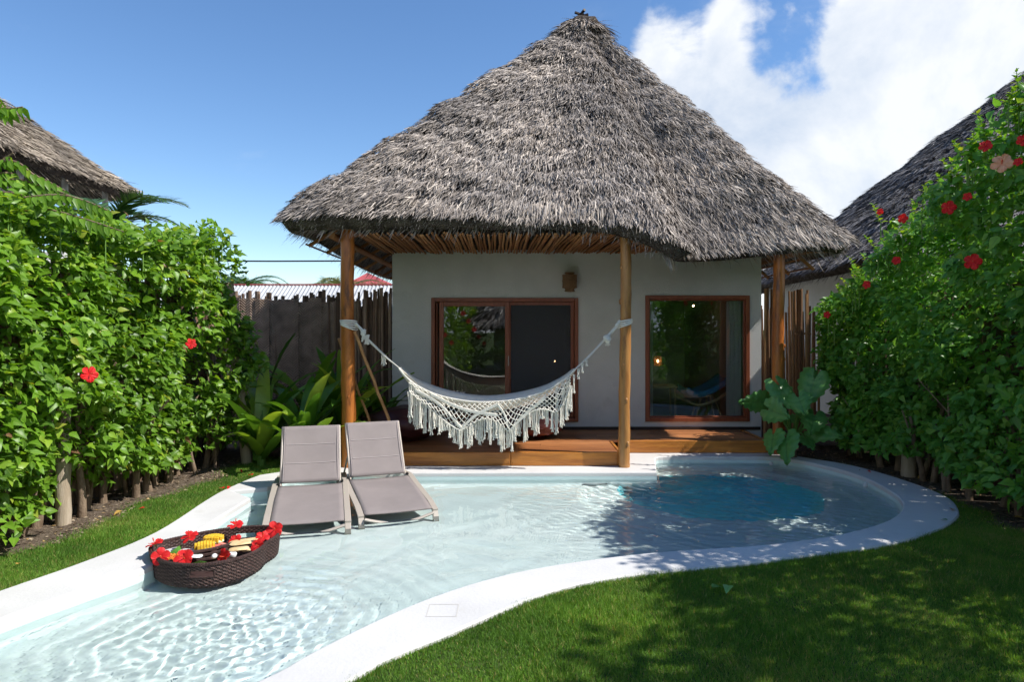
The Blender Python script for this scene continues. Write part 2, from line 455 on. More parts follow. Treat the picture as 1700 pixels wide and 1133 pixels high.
M['roomfloor'] = mat('room_floor', (.16, .14, .12), rough=.5)
M['rattan'] = mat('rattan', (.42, .30, .17), rough=.6)
M['screen'] = mat('insect_screen', (.075, .078, .085), rough=.8, alpha=.72, bump=.4, bscale=300, stretch=(.2, 1, 3))
M['bulb'] = mat('warm_bulb', (1, .6, .3), emit=(1, .55, .25), estr=14.0)
M['zinc'] = mat('white_corrugated_sheet', (.44, .45, .455), (.52, .53, .535), 2, rough=.5, spec=.4)
M['redroof'] = mat('red_corrugated_sheet', (.42, .085, .085), (.50, .12, .12), 2, rough=.55, spec=.3)
M['blue_paint'] = mat('blue_paint', (.04, .20, .60), rough=.5)
M['palm'] = mat('palm_leaflets', (.04, .10, .03), rough=.4, spec=.4, trans=.25, attr=[(0, (.03, .08, .025)), (1, (.08, .16, .045))])
M['palmfar'] = mat('palm_leaflets_dry', (.10, .13, .05), rough=.5, trans=.25, attr=[(0, (.06, .10, .04)), (1, (.22, .22, .09))])
M['litter'] = mat('dry_leaf', (.35, .20, .05), (.50, .33, .07), 30, rough=.8)
M['brownleaf'] = mat('brown_leaf', (.16, .09, .05), (.24, .14, .08), 30, rough=.8)
M['wire'] = mat('cable_black', (.02, .02, .02), rough=.6)
M['outlet'] = mat('outlet_white', (.6, .6, .6), rough=.4)

# woven palm mat: herringbone relief
def woven():
    m = mat('woven_palm_mat', (.8, .8, .8), rough=.9, spec=.1)
    t = m.node_tree; n = t.nodes; l = t.links; P = n['Principled BSDF']
    geo = n.new('ShaderNodeNewGeometry'); sp = n.new('ShaderNodeSeparateXYZ'); l.new(geo.outputs['Position'], sp.inputs[0])
    def m_(op, a, b=None):
        q = n.new('ShaderNodeMath'); q.operation = op
        for i, x in enumerate((a, b)):
            if x is None: continue
            if isinstance(x, (int, float)): q.inputs[i].default_value = x
            else: l.new(x, q.inputs[i])
        return q.outputs[0]
    zig = m_('PINGPONG', m_('ADD', sp.outputs[0], 20.0), 0.08)
    ph = m_('ADD', m_('MULTIPLY', sp.outputs[2], 1.0), m_('MULTIPLY', zig, 0.9))
    sw = m_('PINGPONG', ph, 0.022)
    v = m_('MULTIPLY', sw, 1 / 0.022)
    nz = n.new('ShaderNodeTexNoise'); nz.inputs['Scale'].default_value = 9; nz.inputs['Detail'].default_value = 6
    l.new(geo.outputs['Position'], nz.inputs['Vector'])
    f = m_('MULTIPLY', m_('ADD', v, 0.28), m_('ADD', nz.outputs[0], 0.0))
    rp = n.new('ShaderNodeValToRGB'); rp.color_ramp.elements[0].color = (.050, .034, .025, 1); rp.color_ramp.elements[1].color = (.72, .53, .41, 1)
    l.new(f, rp.inputs[0]); l.new(rp.outputs[0], P.inputs['Base Color'])
    bp = n.new('ShaderNodeBump'); bp.inputs['Strength'].default_value = 1; bp.inputs['Distance'].default_value = .012
    l.new(v, bp.inputs['Height']); l.new(bp.outputs[0], P.inputs['Normal'])
    return m
M['mat_woven'] = woven()

def glass_mat():
    m = bpy.data.materials.new('window_glass'); m.use_nodes = True
    t = m.node_tree; n = t.nodes; l = t.links
    n.remove(n['Principled BSDF'])
    tr = n.new('ShaderNodeBsdfTransparent'); tr.inputs[0].default_value = (.97, .985, .985, 1)
    gl = n.new('ShaderNodeBsdfGlossy'); gl.inputs['Roughness'].default_value = 0.0; gl.inputs[0].default_value = (.95, .97, 1, 1)
    fr = n.new('ShaderNodeFresnel'); fr.inputs[0].default_value = 1.5
    ad = n.new('ShaderNodeMath'); ad.operation = 'MULTIPLY_ADD'; ad.inputs[1].default_value = 1.2; ad.inputs[2].default_value = .035; ad.use_clamp = True
    l.new(fr.outputs[0], ad.inputs[0])
    nz = n.new('ShaderNodeTexNoise'); nz.inputs['Scale'].default_value = 1.2
    geo = n.new('ShaderNodeNewGeometry'); l.new(geo.outputs['Position'], nz.inputs['Vector'])
    bp = n.new('ShaderNodeBump'); bp.inputs['Strength'].default_value = .05; bp.inputs['Distance'].default_value = .02
    l.new(nz.outputs[0], bp.inputs['Height']); l.new(bp.outputs[0], gl.inputs['Normal'])
    ms = n.new('ShaderNodeMixShader')
    l.new(ad.outputs[0], ms.inputs[0]); l.new(tr.outputs[0], ms.inputs[1]); l.new(gl.outputs[0], ms.inputs[2])
    l.new(ms.outputs[0], n['Material Output'].inputs[0])
    return m
M['glass'] = glass_mat()

def water_mat():
    m = bpy.data.materials.new('pool_water'); m.use_nodes = True
    t = m.node_tree; n = t.nodes; l = t.links
    n.remove(n['Principled BSDF'])
    g = n.new('ShaderNodeBsdfGlass'); g.inputs['IOR'].default_value = 1.33; g.inputs['Roughness'].default_value = 0.0
    l.new(g.outputs[0], n['Material Output'].inputs['Surface'])
    return m
def deep_mat():
    m = bpy.data.materials.new('deep_water'); m.use_nodes = True
    t = m.node_tree; n = t.nodes; l = t.links
    n.remove(n['Principled BSDF'])
    g = n.new('ShaderNodeBsdfTransparent'); l.new(g.outputs[0], n['Material Output'].inputs['Surface'])
    v = n.new('ShaderNodeVolumeAbsorption'); v.inputs['Color'].default_value = (.0, .93, .97, 1); v.inputs['Density'].default_value = .42
    l.new(v.outputs[0], n['Material Output'].inputs['Volume'])
    return m
M['deep'] = deep_mat()
M['water'] = water_mat()
# ================================================================== POOL OUTLINES (plan view, z = 0)
def catmull(pts, closed=False, n=6):
    out = []
    m = len(pts)
    for i in range(m if closed else m - 1):
        p0 = pts[(i - 1) % m] if (closed or i > 0) else pts[i]
        p1 = pts[i]; p2 = pts[(i + 1) % m]
        p3 = pts[(i + 2) % m] if (closed or i + 2 < m) else pts[(i + 1) % m]
        for k in range(n):
            t = k / n
            out.append(0.5 * ((2 * p1) + (p2 - p0) * t + (2 * p0 - 5 * p1 + 4 * p2 - p3) * t * t + (3 * p1 - p0 - 3 * p2 + p3) * t ** 3))
    if not closed: out.append(pts[-1])
    return out
def runs(seq):
    """seq of (point, sharp): smooth between the sharp points, closed"""
    k0 = next(i for i, s in enumerate(seq) if s[1])
    seq = seq[k0:] + seq[:k0]
    out = []; cur = [seq[0][0]]
    for p, s in seq[1:] + [seq[0]]:
        cur.append(p)
        if s:
            q = catmull(cur, n=5) if len(cur) > 2 else cur
            out += q[:-1]; cur = [p]
    return out
def g2(px, py): return G(px, py, 0.0)
inner = [(g2(1088, 784), 1), (g2(680, 785), 0), (g2(520, 786), 0), (g2(482, 790), 0), (g2(465, 797), 0), (g2(442, 809), 1), (g2(381, 815), 1), (g2(413, 827), 1),
         (g2(379, 848), 0), (g2(340, 873), 0), (g2(250, 937), 0), (g2(120, 984), 0), (g2(0, 1027), 0), (g2(-300, 1136), 0), (Vector((-3.9, 2.9, 0)), 0), (Vector((-3.5, 2.1, 0)), 0), (Vector((-2.6, 2.05, 0)), 0),
         (Vector((-2.0, 2.75, 0)), 0), (g2(430, 1133), 0), (g2(520, 1085), 0), (g2(620, 1035), 0), (g2(700, 1000), 0), (g2(780, 972), 0), (g2(860, 951), 0), (g2(950, 935), 0),
         (g2(1060, 921), 0), (g2(1160, 913), 0), (g2(1255, 907), 0), (g2(1376, 892), 0), (g2(1458, 872), 0), (g2(1494, 854), 0), (g2(1502, 838), 0), (g2(1490, 822), 0), (g2(1460, 804), 0),
         (g2(1437, 793), 0), (g2(1400, 781), 0), (g2(1356, 770), 0), (g2(1322, 763.5), 0), (g2(1285, 759), 0), (g2(1200, 758), 0), (g2(1100, 758), 0), (g2(1086, 762), 1)]
INNER = [p.to_2d().to_3d() for p in runs(inner)]
outer = [(Vector((-2.3, 9.35, 0)), 1), (g2(560, 777), 0), (g2(500, 780), 0), (g2(446, 787), 0), (g2(424, 792), 0), (g2(373, 814), 0), (g2(340, 833), 0), (g2(260, 884), 0), (g2(146, 931), 0), (g2(0, 982), 0), (g2(-300, 1088), 0),
         (Vector((-4.5, 2.9, 0)), 0), (Vector((-4.1, 1.75, 0)), 0), (Vector((-2.9, 1.35, 0)), 0), (Vector((-1.75, 2.15, 0)), 0), (g2(570, 1133), 0), (g2(640, 1092), 0), (g2(730, 1056), 0), (g2(830, 1013), 0), (g2(930, 975), 0), (g2(1035, 955), 0),
         (g2(1190, 939), 0), (g2(1360, 919), 0), (g2(1474, 902), 0), (g2(1548, 882), 0), (g2(1583, 862), 0), (g2(1589, 846), 0), (g2(1568, 824), 0), (g2(1498, 797), 0), (g2(1417, 774), 0), (g2(1336, 760), 0), (g2(1300, 755), 0),
         (Vector((3.75, 10.25, 0)), 1), (Vector((1.3, 10.3, 0)), 1), (Vector((1.3, 9.35, 0)), 1)]
OUTER = [p.to_2d().to_3d() for p in runs(outer)]
def area(P): return sum(P[i].x * P[(i + 1) % len(P)].y - P[(i + 1) % len(P)].x * P[i].y for i in range(len(P))) / 2
def offset(P, d):
    """positive d moves the outline outwards"""
    s = 1 if area(P) > 0 else -1
    out = []
    for i, p in enumerate(P):
        a = (p - P[i - 1]); b = (P[(i + 1) % len(P)] - p)
        a = a.normalized() if a.length > 1e-6 else b.normalized(); b = b.normalized() if b.length > 1e-6 else a
        t = (a + b)
        t = t.normalized() if t.length > 1e-6 else a
        nn = Vector((t.y, -t.x, 0)) * s
        c = max(.5, Vector((a.y, -a.x, 0)).dot(Vector((t.y, -t.x, 0))))
        out.append(p + nn * d / c)
    return out
def inpoly(X, Y, P):
    px = np.array([p.x for p in P]); py = np.array([p.y for p in P])
    res = np.zeros(len(X), bool)
    j = len(P) - 1
    for i in range(len(P)):
        c = ((py[i] > Y) != (py[j] > Y)) & (X < (px[j] - px[i]) * (Y - py[i]) / (py[j] - py[i] + 1e-12) + px[i])
        res ^= c; j = i
    return res
def ring_mesh(mb, loops, closed=True):
    """skin between successive loops of equal length"""
    n = len(loops[0]); b = 0
    vs = [p for lp in loops for p in lp]; fs = []
    for i in range(len(loops) - 1):
        for k in range(n):
            k2 = (k + 1) % n
            fs.append((i * n + k, i * n + k2, (i + 1) * n + k2, (i + 1) * n + k))
    mb.add(vs, fs)
def sheet(mb, polys, z):
    tri = tessellate_polygon([[p.to_2d().to_3d() for p in P] for P in polys])
    flat = [p for P in polys for p in P]
    mb.add([Vector((p.x, p.y, z)) for p in flat], [tuple(t) for t in tri])
def zed(P, z): return [Vector((p.x, p.y, z)) for p in P]

# ------------------------------------------------------------------ ground
GZ = -0.035
mb = MB()
B = [Vector(p) for p in ((-300, -300, 0), (300, -300, 0), (300, 600, 0), (-300, 600, 0))]
sheet(mb, [B, offset(OUTER, -0.03)], GZ)
tag(mb.build('lawn_ground', M['lawn']), kind='structure')
mb = MB()
def strip(pts_a, pts_b, z):
    n = len(pts_a)
    mb.add([Vector((a[0], a[1], z)) for a in pts_a] + [Vector((b[0], b[1], z)) for b in pts_b], [(i, i + 1, n + i + 1, n + i) for i in range(n - 1)])
def wob(y, s, a=.08): return a * math.sin(y * 3.1 + s) + a * .6 * math.sin(y * 7.3 + s * 2)
ys = [2 + .25 * i for i in range(39)]
SOILL = lambda y: -4.03 + .12 * (y - 6) + wob(y, 1)
SOILR = lambda y: 4.72 + (max(0, y - 8.2) * -.28 if y > 8.2 else 0) + wob(y, 4)
strip([(SOILL(y), y) for y in ys], [(-9, y) for y in ys], GZ + .006)
strip([(SOILR(y), y) for y in ys], [(9, y) for y in ys], GZ + .006)
mb.b2((-9, 11.2, GZ + .004), (9.6, 26, GZ + .008)); mb.b2((-4.2, 9.75, GZ + .003), (-2.3, 11.3, GZ + .010)); mb.b2((3.9, 10.3, GZ + .003), (7, 11.3, GZ + .0105))
tag(mb.build('soil', M['soil']), kind='structure')

# ------------------------------------------------------------------ swimming pool: coping and basin
WZ, FZ, SZ, DZ = -0.095, -0.27, -0.36, -0.95
pool = thing('swimming_pool', (-1, 7, 0), 'free-form plunge pool with broad white plaster rim and a round deep basin', 'pool')
mb = MB()
sheet(mb, [OUTER, INNER], 0.0)
ring_mesh(mb, [zed(OUTER, 0.0), zed(offset(OUTER, .012), -.014), zed(offset(OUTER, .014), -.12)])
ring_mesh(mb, [zed(INNER, 0.0), zed(offset(INNER, -.010), -.004), zed(offset(INNER, -.016), -.014), zed(offset(INNER, -.018), -.05)])
cop = mb.build('coping', M['coping'], pool)
mb = MB()
ring_mesh(mb, [zed(offset(INNER, -.017), -.045), zed(offset(INNER, -.022), -.23), zed(offset(INNER, -.05), FZ + .0), zed(offset(INNER, -.06), SZ - .05)])
bw = mb.build('pool_wall', M['basin'], pool)
# low bench of plaster inside the left corner and the cut corner's lip are part of the outline above
EC = (2.42, 7.95); ER = (1.66, 1.80)
HC = (2.50, 8.20); HR = (1.20, 1.10)
def ell(c, r, n=72, z=0): return [Vector((c[0] + r[0] * math.cos(2 * PI * i / n), c[1] + r[1] * math.sin(2 * PI * i / n), z)) for i in range(n)]
mb = MB()
INF = offset(INNER, -.03)
# shallow floor: triangulate with the big ellipse cut out where it lies inside the pool
e1 = ell(EC, ER)
sheet(mb, [INF, e1], FZ)
e1i = ell(EC, (ER[0] - .10, ER[1] - .10))
ring_mesh(mb, [zed(e1, FZ), zed(ell(EC, (ER[0] - .03, ER[1] - .03)), FZ - .01), zed(e1i, SZ + .012), zed(ell(EC, (ER[0] - .13, ER[1] - .13)), SZ)])
h0 = ell(HC, HR)
# uneven rim of the deep part: the bend of refraction put into its shape
h0 = [Vector((HC[0] + (HR[0] + .03 * math.sin(3 * a) + .02 * math.sin(7 * a + 1)) * math.cos(a), HC[1] + (HR[1] + .03 * math.sin(2 * a + 1)) * math.sin(a), 0)) for a in [2 * PI * i / 72 for i in range(72)]]
ring_mesh(mb, [zed(ell(EC, (ER[0] - .13, ER[1] - .13)), SZ), zed(h0, SZ)])
hh = [(p - Vector((HC[0], HC[1], 0))) for p in h0]
def sc_(f): return [Vector((HC[0], HC[1], 0)) + v * f for v in hh]
bf0 = mb.build('pool_floor', M['basin'], pool)
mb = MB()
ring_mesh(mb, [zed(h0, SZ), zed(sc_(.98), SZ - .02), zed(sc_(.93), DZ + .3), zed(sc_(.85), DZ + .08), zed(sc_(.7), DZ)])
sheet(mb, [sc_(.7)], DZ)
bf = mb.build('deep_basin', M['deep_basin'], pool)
for o_ in (cop, bw, bf0, bf):
    o_.cycles.is_caustics_receiver = True
mb = MB(); a = AT(0, 0, 1)
for (px, py, z_) in ((1437, 806, -.05), (1280, 770, -.05)):
    p = G(px, py, z_); mb.blob(p, (.03, .012, .03), 10, 6)
mb.build('jet_nozzle', M['coping'], pool)
pp = G(735, 1014, 0.001)
mb = MB(); ring_mesh(mb, [zed([pp + Vector((sx_ * .10, sy_ * .10, 0)) for sx_, sy_ in ((-1, -1), (1, -1), (1, 1), (-1, 1))], .0015), zed([pp + Vector((sx_ * .092, sy_ * .092, 0)) for sx_, sy_ in ((-1, -1), (1, -1), (1, 1), (-1, 1))], .0015)])
mb.build('hatch_joint', mat('hatch_joint_line', (.56, .54, .50), rough=.9), pool)

# ------------------------------------------------------------------ water body with real waves
def water():
    st = 0.022
    x0, x1, y0, y1 = -4.6, 4.4, 1.9, 10.1
    nx = int((x1 - x0) / st); ny = int((y1 - y0) / st)
    X, Y = np.meshgrid(np.linspace(x0, x1, nx + 1), np.linspace(y0, y1, ny + 1))
    xs = X.ravel(); yy = Y.ravel()
    inside = inpoly(xs, yy, offset(INNER, .03)).reshape(X.shape)
    cell = inside[:-1, :-1] & inside[1:, :-1] & inside[:-1, 1:] & inside[1:, 1:]
    r = np.random.default_rng(5)
    Z = np.zeros(len(xs))
    # ambient ripples
    wx = xs + .05 * np.sin(yy * 4.1) ; wy = yy + .06 * np.sin(xs * 3.3 + 1)
    for k in range(26):
        lam = r.uniform(.16, .55); th = r.uniform(-.9, .9) + 1.9; kx, ky = math.cos(th) / lam * 6.283, math.sin(th) / lam * 6.283
        Z += .00042 * (lam / .3) ** .7 * np.sin(kx * wx + ky * wy + r.uniform(0, 6.28)) * (0.7 + .3 * np.sin(xs * r.uniform(.5, 1.5) + yy * r.uniform(.5, 1.5)))
    # inflow near the tray: rings spreading over the near end
    c = G(370, 1050, WZ)
    R = np.hypot(xs - c.x, yy - c.y); th = np.arctan2(yy - c.y, xs - c.x)
    Rw = R + .035 * np.sin(th * 5 + 1) + .02 * np.sin(th * 11) + .015 * np.sin(xs * 9) 
    Z += .0020 * np.exp(-(R / 1.25) ** 2) * np.sin(Rw * 6.283 / .145) * np.clip(R / .3, .3, 1)
    Z += .0016 * np.exp(-(R / 1.9) ** 2) * np.sin(Rw * 6.283 / .31 + 1.2)
    for k in range(30):
        lam = r.uniform(.06, .13); t2 = r.uniform(0, 6.28)
        Z += .0005 * np.exp(-(R / .75) ** 2) * np.sin((np.cos(t2) * wx + np.sin(t2) * wy) * 6.283 / lam + r.uniform(0, 6.28))
    # jet over the deep basin
    for k in range(34):
        lam = r.uniform(.07, .20); t2 = r.uniform(-.75, .75) + 1.1
        g = np.exp(-(((xs - 2.7) / 1.9) ** 2 + ((yy - 7.7) / 1.9) ** 2))
        Z += .00085 * g * np.sin((np.cos(t2) * wx + np.sin(t2) * wy) * 6.283 / lam + r.uniform(0, 6.28))
    idx = -np.ones(X.shape, int); used = np.zeros(X.shape, bool)
    for a_, b_ in ((0, 0), (1, 0), (0, 1), (1, 1)):
        used[a_:a_ + cell.shape[0], b_:b_ + cell.shape[1]] |= cell
    idx[used] = np.arange(used.sum())
    n = int(used.sum())
    T = np.stack([X[used], Y[used], (Z.reshape(X.shape)[used] + WZ)], 1)
    Bv = T.copy(); Bv[:, 2] = -1.6
    V = np.vstack([T, Bv])
    i, j = np.nonzero(cell)
    q = np.stack([idx[i, j], idx[i, j + 1], idx[i + 1, j + 1], idx[i + 1, j]], 1)
    F = [q, q[:, ::-1] + n]
    pad = np.pad(cell, 1)
    def side(mask, a, b):
        i, j = np.nonzero(mask)
        A = idx[i + a[0], j + a[1]]; Bq = idx[i + b[0], j + b[1]]
        F.append(np.stack([Bq, A, A + n, Bq + n], 1))
    side(cell & ~pad[:-2, 1:-1], (0, 0), (0, 1)); side(cell & ~pad[2:, 1:-1], (1, 1), (1, 0))
    side(cell & ~pad[1:-1, :-2], (1, 0), (0, 0)); side(cell & ~pad[1:-1, 2:], (0, 1), (1, 1))
    F = np.vstack(F)
    me = np_mesh('water', V, F)
    sm = np.zeros(len(F), bool); sm[:len(q)] = True
    me.polygons.foreach_set('use_smooth', sm)
    o = link_mesh('water', me, M['water'])
    tag(o, kind='structure')
    o.cycles.is_caustics_caster = True
water()
''' with depth: an absorbing body that fills the round basin
mb = MB()
bt_, tp_ = DZ + .01, SZ - .012
ring_mesh(mb, [zed(sc_(.975), tp_), zed(sc_(.925), DZ + .3), zed(sc_(.845), DZ + .09), zed(sc_(.69), bt_)])
n_ = len(hh); c_ = Vector((HC[0], HC[1], 0))
mb.add([Vector((p.x, p.y, tp_)) for p in sc_(.975)], [tuple(range(n_))]); mb.add([Vector((p.x, p.y, bt_)) for p in sc_(.69)], [tuple(range(n_ - 1, -1, -1))])
'''

# ================================================================== DECK
DK = 0.17
deck = thing('wooden_deck', (1, 10, 0), 'oiled reddish brown timber deck along the front of the white hut', 'deck')
y = 9.16; k = 0
rr = random.Random(3)
while y < 11.2:
    w = .138
    x0, x1 = (-2.13, 3.72) if y > 10.1 else (-2.13, 1.43)
    xs_ = [x0, rr.uniform(-.6, .6), x1] if y < 10.1 else [x0, rr.uniform(-.8, 0), rr.uniform(1.2, 2.4), x1]
    for a_, b_ in zip(xs_[:-1], xs_[1:]):
        MB().b2((a_ + .002, y, DK - .03), (b_ - .002, min(y + w - .005, 11.195), DK), r=rr.random()).build('board', M['deck'], deck, bevel=.003)
    y += w
for a_, b_, yy_ in ((-2.16, -.02, 9.09), (-.015, 1.425, 9.09), (1.56, 3.74, 10.03)):
    MB().b2((a_, yy_, 0.003), (b_, yy_ + .066, DK + .012)).build('edge_beam', M['fascia'], deck, bevel=.008)
MB().b2((1.435, 9.17, 0.003), (1.475, 10.02, DK + .008)).build('edge_beam', M['fascia'], deck, bevel=.008)
MB().b2((3.745, 10.03, 0.003), (3.80, 11.19, DK + .008)).build('edge_beam', M['fascia'], deck, bevel=.008)

# ================================================================== THE HUT
YW = 11.2
HX0, HX1, HB = -1.965, 4.09, 16.9
hut = thing('thatched_hut', (1.1, 13, 0), 'white hut with steep pyramid palm thatch roof on log posts', 'hut')
DOOR = (-1.325, 1.087, .30, 2.335)      # x0, x1, z0, z1
WIN = (2.185, 3.895, .307, 2.375)
mb = MB()
xs_ = [HX0, DOOR[0], DOOR[1], WIN[0], WIN[1], HX1]; zt = 3.12
def wbox(a, b, z0, z1): mb.b2((a, YW, z0), (b, YW + .2, z1))
wbox(xs_[0], xs_[1], 0.0, zt); wbox(xs_[1], xs_[2], 0.0, DOOR[2]); wbox(xs_[1], xs_[2], DOOR[3], zt); wbox(xs_[2], xs_[3], 0, zt)
wbox(xs_[3], xs_[4], 0, WIN[2]); wbox(xs_[3], xs_[4], WIN[3], zt); wbox(xs_[4], xs_[5], 0, zt)
mb.build('front_wall', M['plaster'], hut)
mb = MB(); mb.b2((HX0, YW + .2, 0), (HX0 + .2, HB, zt)); mb.b2((HX1 - .2, YW + .2, 0), (HX1, HB, zt)); mb.b2((HX0 + .2, HB - .2, 0), (HX1 - .2, HB, zt))
mb.build('side_wall', M['plaster'], hut)
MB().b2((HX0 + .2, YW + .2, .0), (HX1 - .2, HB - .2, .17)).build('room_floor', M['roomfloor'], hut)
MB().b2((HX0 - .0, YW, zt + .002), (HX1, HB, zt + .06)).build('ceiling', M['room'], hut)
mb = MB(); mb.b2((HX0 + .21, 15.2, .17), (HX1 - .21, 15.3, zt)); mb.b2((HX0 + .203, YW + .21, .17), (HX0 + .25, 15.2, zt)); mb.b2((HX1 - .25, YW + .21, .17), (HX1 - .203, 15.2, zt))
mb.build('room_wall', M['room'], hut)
MB().b2((HX0 + .4, YW - .022, DK), (HX1 - .02, YW - .002, DK + .05)).build('skirting', M['dark_wood'], hut)

def frame(name, x0, x1, z0, z1, w, y0, y1, parent, m=None, bev=.006):
    """four members butted end to end, as one frame"""
    mb = MB()
    mb.b2((x0, y0, z0), (x0 + w, y1, z1)); mb.b2((x1 - w, y0, z0), (x1, y1, z1))
    mb.b2((x0 + w, y0, z1 - w), (x1 - w, y1, z1)); mb.b2((x0 + w, y0, z0), (x1 - w, y1, z0 + w))
    return mb.build(name, m or M['frame'], parent, bevel=bev)
# sliding door
door = MB(); x0, x1, z0, z1 = DOOR
door.b2((x0 + .002, YW - .035, z0 + .002), (x0 + .062, YW + .15, z1)); door.b2((x1 - .062, YW - .035, z0 + .002), (x1 - .002, YW + .15, z1))
door.b2((x0 + .062, YW - .035, z1 - .06), (x1 - .062, YW + .15, z1 - .001)); door.b2((x0 + .062, YW - .035, z0 + .002), (x1 - .062, YW + .15, z0 + .06))
door = door.build('sliding_door', M['frame'], hut, bevel=.006)
frame('sash', x0 + .075, x0 + .16, z0 + .065, z1 - .065, .022, YW + .055, YW + .085, door)
s1 = frame('sash', x0 + .13, -.04, z0 + .062, z1 - .062, .075, YW - .005, YW + .035, door)
MB().b2((x0 + .205, YW + .012, z0 + .137), (-.115, YW + .018, z1 - .137)).build('pane', M['glass'], door)
frame('sash', -.075, x1 - .065, z0 + .062, z1 - .062, .055, YW + .042, YW + .075, door)
MB().b2((-.02, YW + .055, z0 + .117), (x1 - .12, YW + .059, z1 - .117)).build('insect_screen', M['screen'], door)
MB().b2((-.005, YW + .10, z0 + .1), (x1 - .12, YW + .106, z1 - .1)).build('pane', M['glass'], door)
MB().b2((-.064, YW - .025, 1.22), (-.050, YW - .005, 1.38)).build('handle', M['lounge_frame'], door)
# fixed window
win = frame('window', WIN[0] + .001, WIN[1] - .001, WIN[2] + .001, WIN[3] - .001, .062, YW - .03, YW + .12, hut)
frame('inner_frame', WIN[0] + .063, WIN[1] - .063, WIN[2] + .063, WIN[3] - .063, .022, YW + .02, YW + .09, win)
MB().b2((WIN[0] + .085, YW + .05, WIN[2] + .085), (WIN[1] - .085, YW + .056, WIN[3] - .085)).build('pane', M['glass'], win)
def curtain(x0, x1, y, z0, z1, name='curtain', label=None):
    n = 40; vs = []; fs = []
    for i in range(n + 1):
        x = x0 + (x1 - x0) * i / n
        for k in range(5):
            z = z0 + (z1 - z0) * k / 4
            vs.append((x, y + .03 * math.sin(i * 1.15 + .4 * math.sin(k)), z))
    for i in range(n):
        for k in range(4): fs.append((i * 5 + k, i * 5 + k + 1, (i + 1) * 5 + k + 1, (i + 1) * 5 + k))
    o = MB().add(vs, fs).build(name, M['curtain'], None, smooth=True)
    return tag(o, label, 'curtain')
curtain(3.56, 3.81, YW + .14, .2, 2.5, label='pale curtain drawn to the right side of the big fixed window')
curtain(2.24, 2.36, YW + .22, .2, 2.5, label='narrow strip of pale curtain at the left side of the big fixed window')
curtain(.87, 1.06, YW + .24, .2, 2.5, label='pale curtain behind the right edge of the sliding door')
# outlet
tag(MB().b2((1.66, YW - .012, .88), (1.745, YW - .001, .955)).build('power_outlet', M['outlet'], bevel=.004), 'small pale power outlet low on the white hut wall', 'outlet')
# wall sconce
sc = thing('wall_sconce', (.935, YW - .12, 2.6), 'woven cane wall lamp above the sliding door of the hut', 'wall lamp')
mb = MB(); c0 = (.935, YW - .125, 2.455)
vs = []; 
for k in range(20):
    a_ = 2 * PI * k / 20; mb.box((c0[0] + .112 * math.cos(a_), c0[1] + .112 * math.sin(a_), 2.60), (.026, .008, .20), rz=a_ + PI / 2)
mb.build('shade', M['lamp_weave'], sc)
for z_, r_ in ((2.50, .116), (2.60, .116), (2.695, .116), (2.735, .075), (2.445, .078)):
    mb = MB(); mb.tube([(c0[0] + r_ * math.cos(a_), c0[1] + r_ * math.sin(a_), z_) for a_ in [2 * PI * i / 18 for i in range(19)]], .009, 5, cap=False); mb.build('hoop', M['lamp_weave'], sc)
mb = MB(); mb.lathe((c0[0], c0[1], 2.43), [(.07, 0), (.075, .05), (.10, .06), (.10, .27), (.07, .28), (.07, .31)], 14); mb.build('inner_shade', M['lamp_weave'], sc)
MB().box((.935, YW - .012, 2.6), (.09, .02, .14)).build('bracket', M['dark_wood'], sc)

# log posts
def log(name, x, y, z0, z1, r, m, seed, lean=0.0):
    r_ = random.Random(seed); pts = []; rad = []
    n = 22
    for i in range(n + 1):
        t = i / n
        pts.append((x + lean * t + .010 * math.sin(t * 5 + seed) + r_.uniform(-.003, .003), y + .008 * math.sin(t * 4 + seed * 2), z0 + (z1 - z0) * t))
        rad.append(r * (1.06 - .10 * t) * (1 + r_.uniform(-.035, .05)))
    mb = MB(); mb.tube(pts, rad, 14)
    for k in range(5):
        z = r_.uniform(z0 + .2, z1 - .5); a_ = r_.uniform(-PI, 0)
        mb.blob((x + lean * (z - z0) / (z1 - z0) + (r * .86) * math.cos(a_), y + (r * .86) * math.sin(a_), z), (.022, .022, .04), 8, 5)
    return mb.build(name, m, hut, smooth=True)
log('post', -2.175, 9.06, -.03, 3.2, .093, M['post'], 1)
log('post', 1.495, 9.03, 0.0, 3.15, .073, M['post_pale'], 4)
log('post', 3.90, 9.98, -.02, 3.1, .083, M['post'], 9, -.0)
log('post', -2.6, 16.2, -.02, 3.1, .08, M['post'], 12)

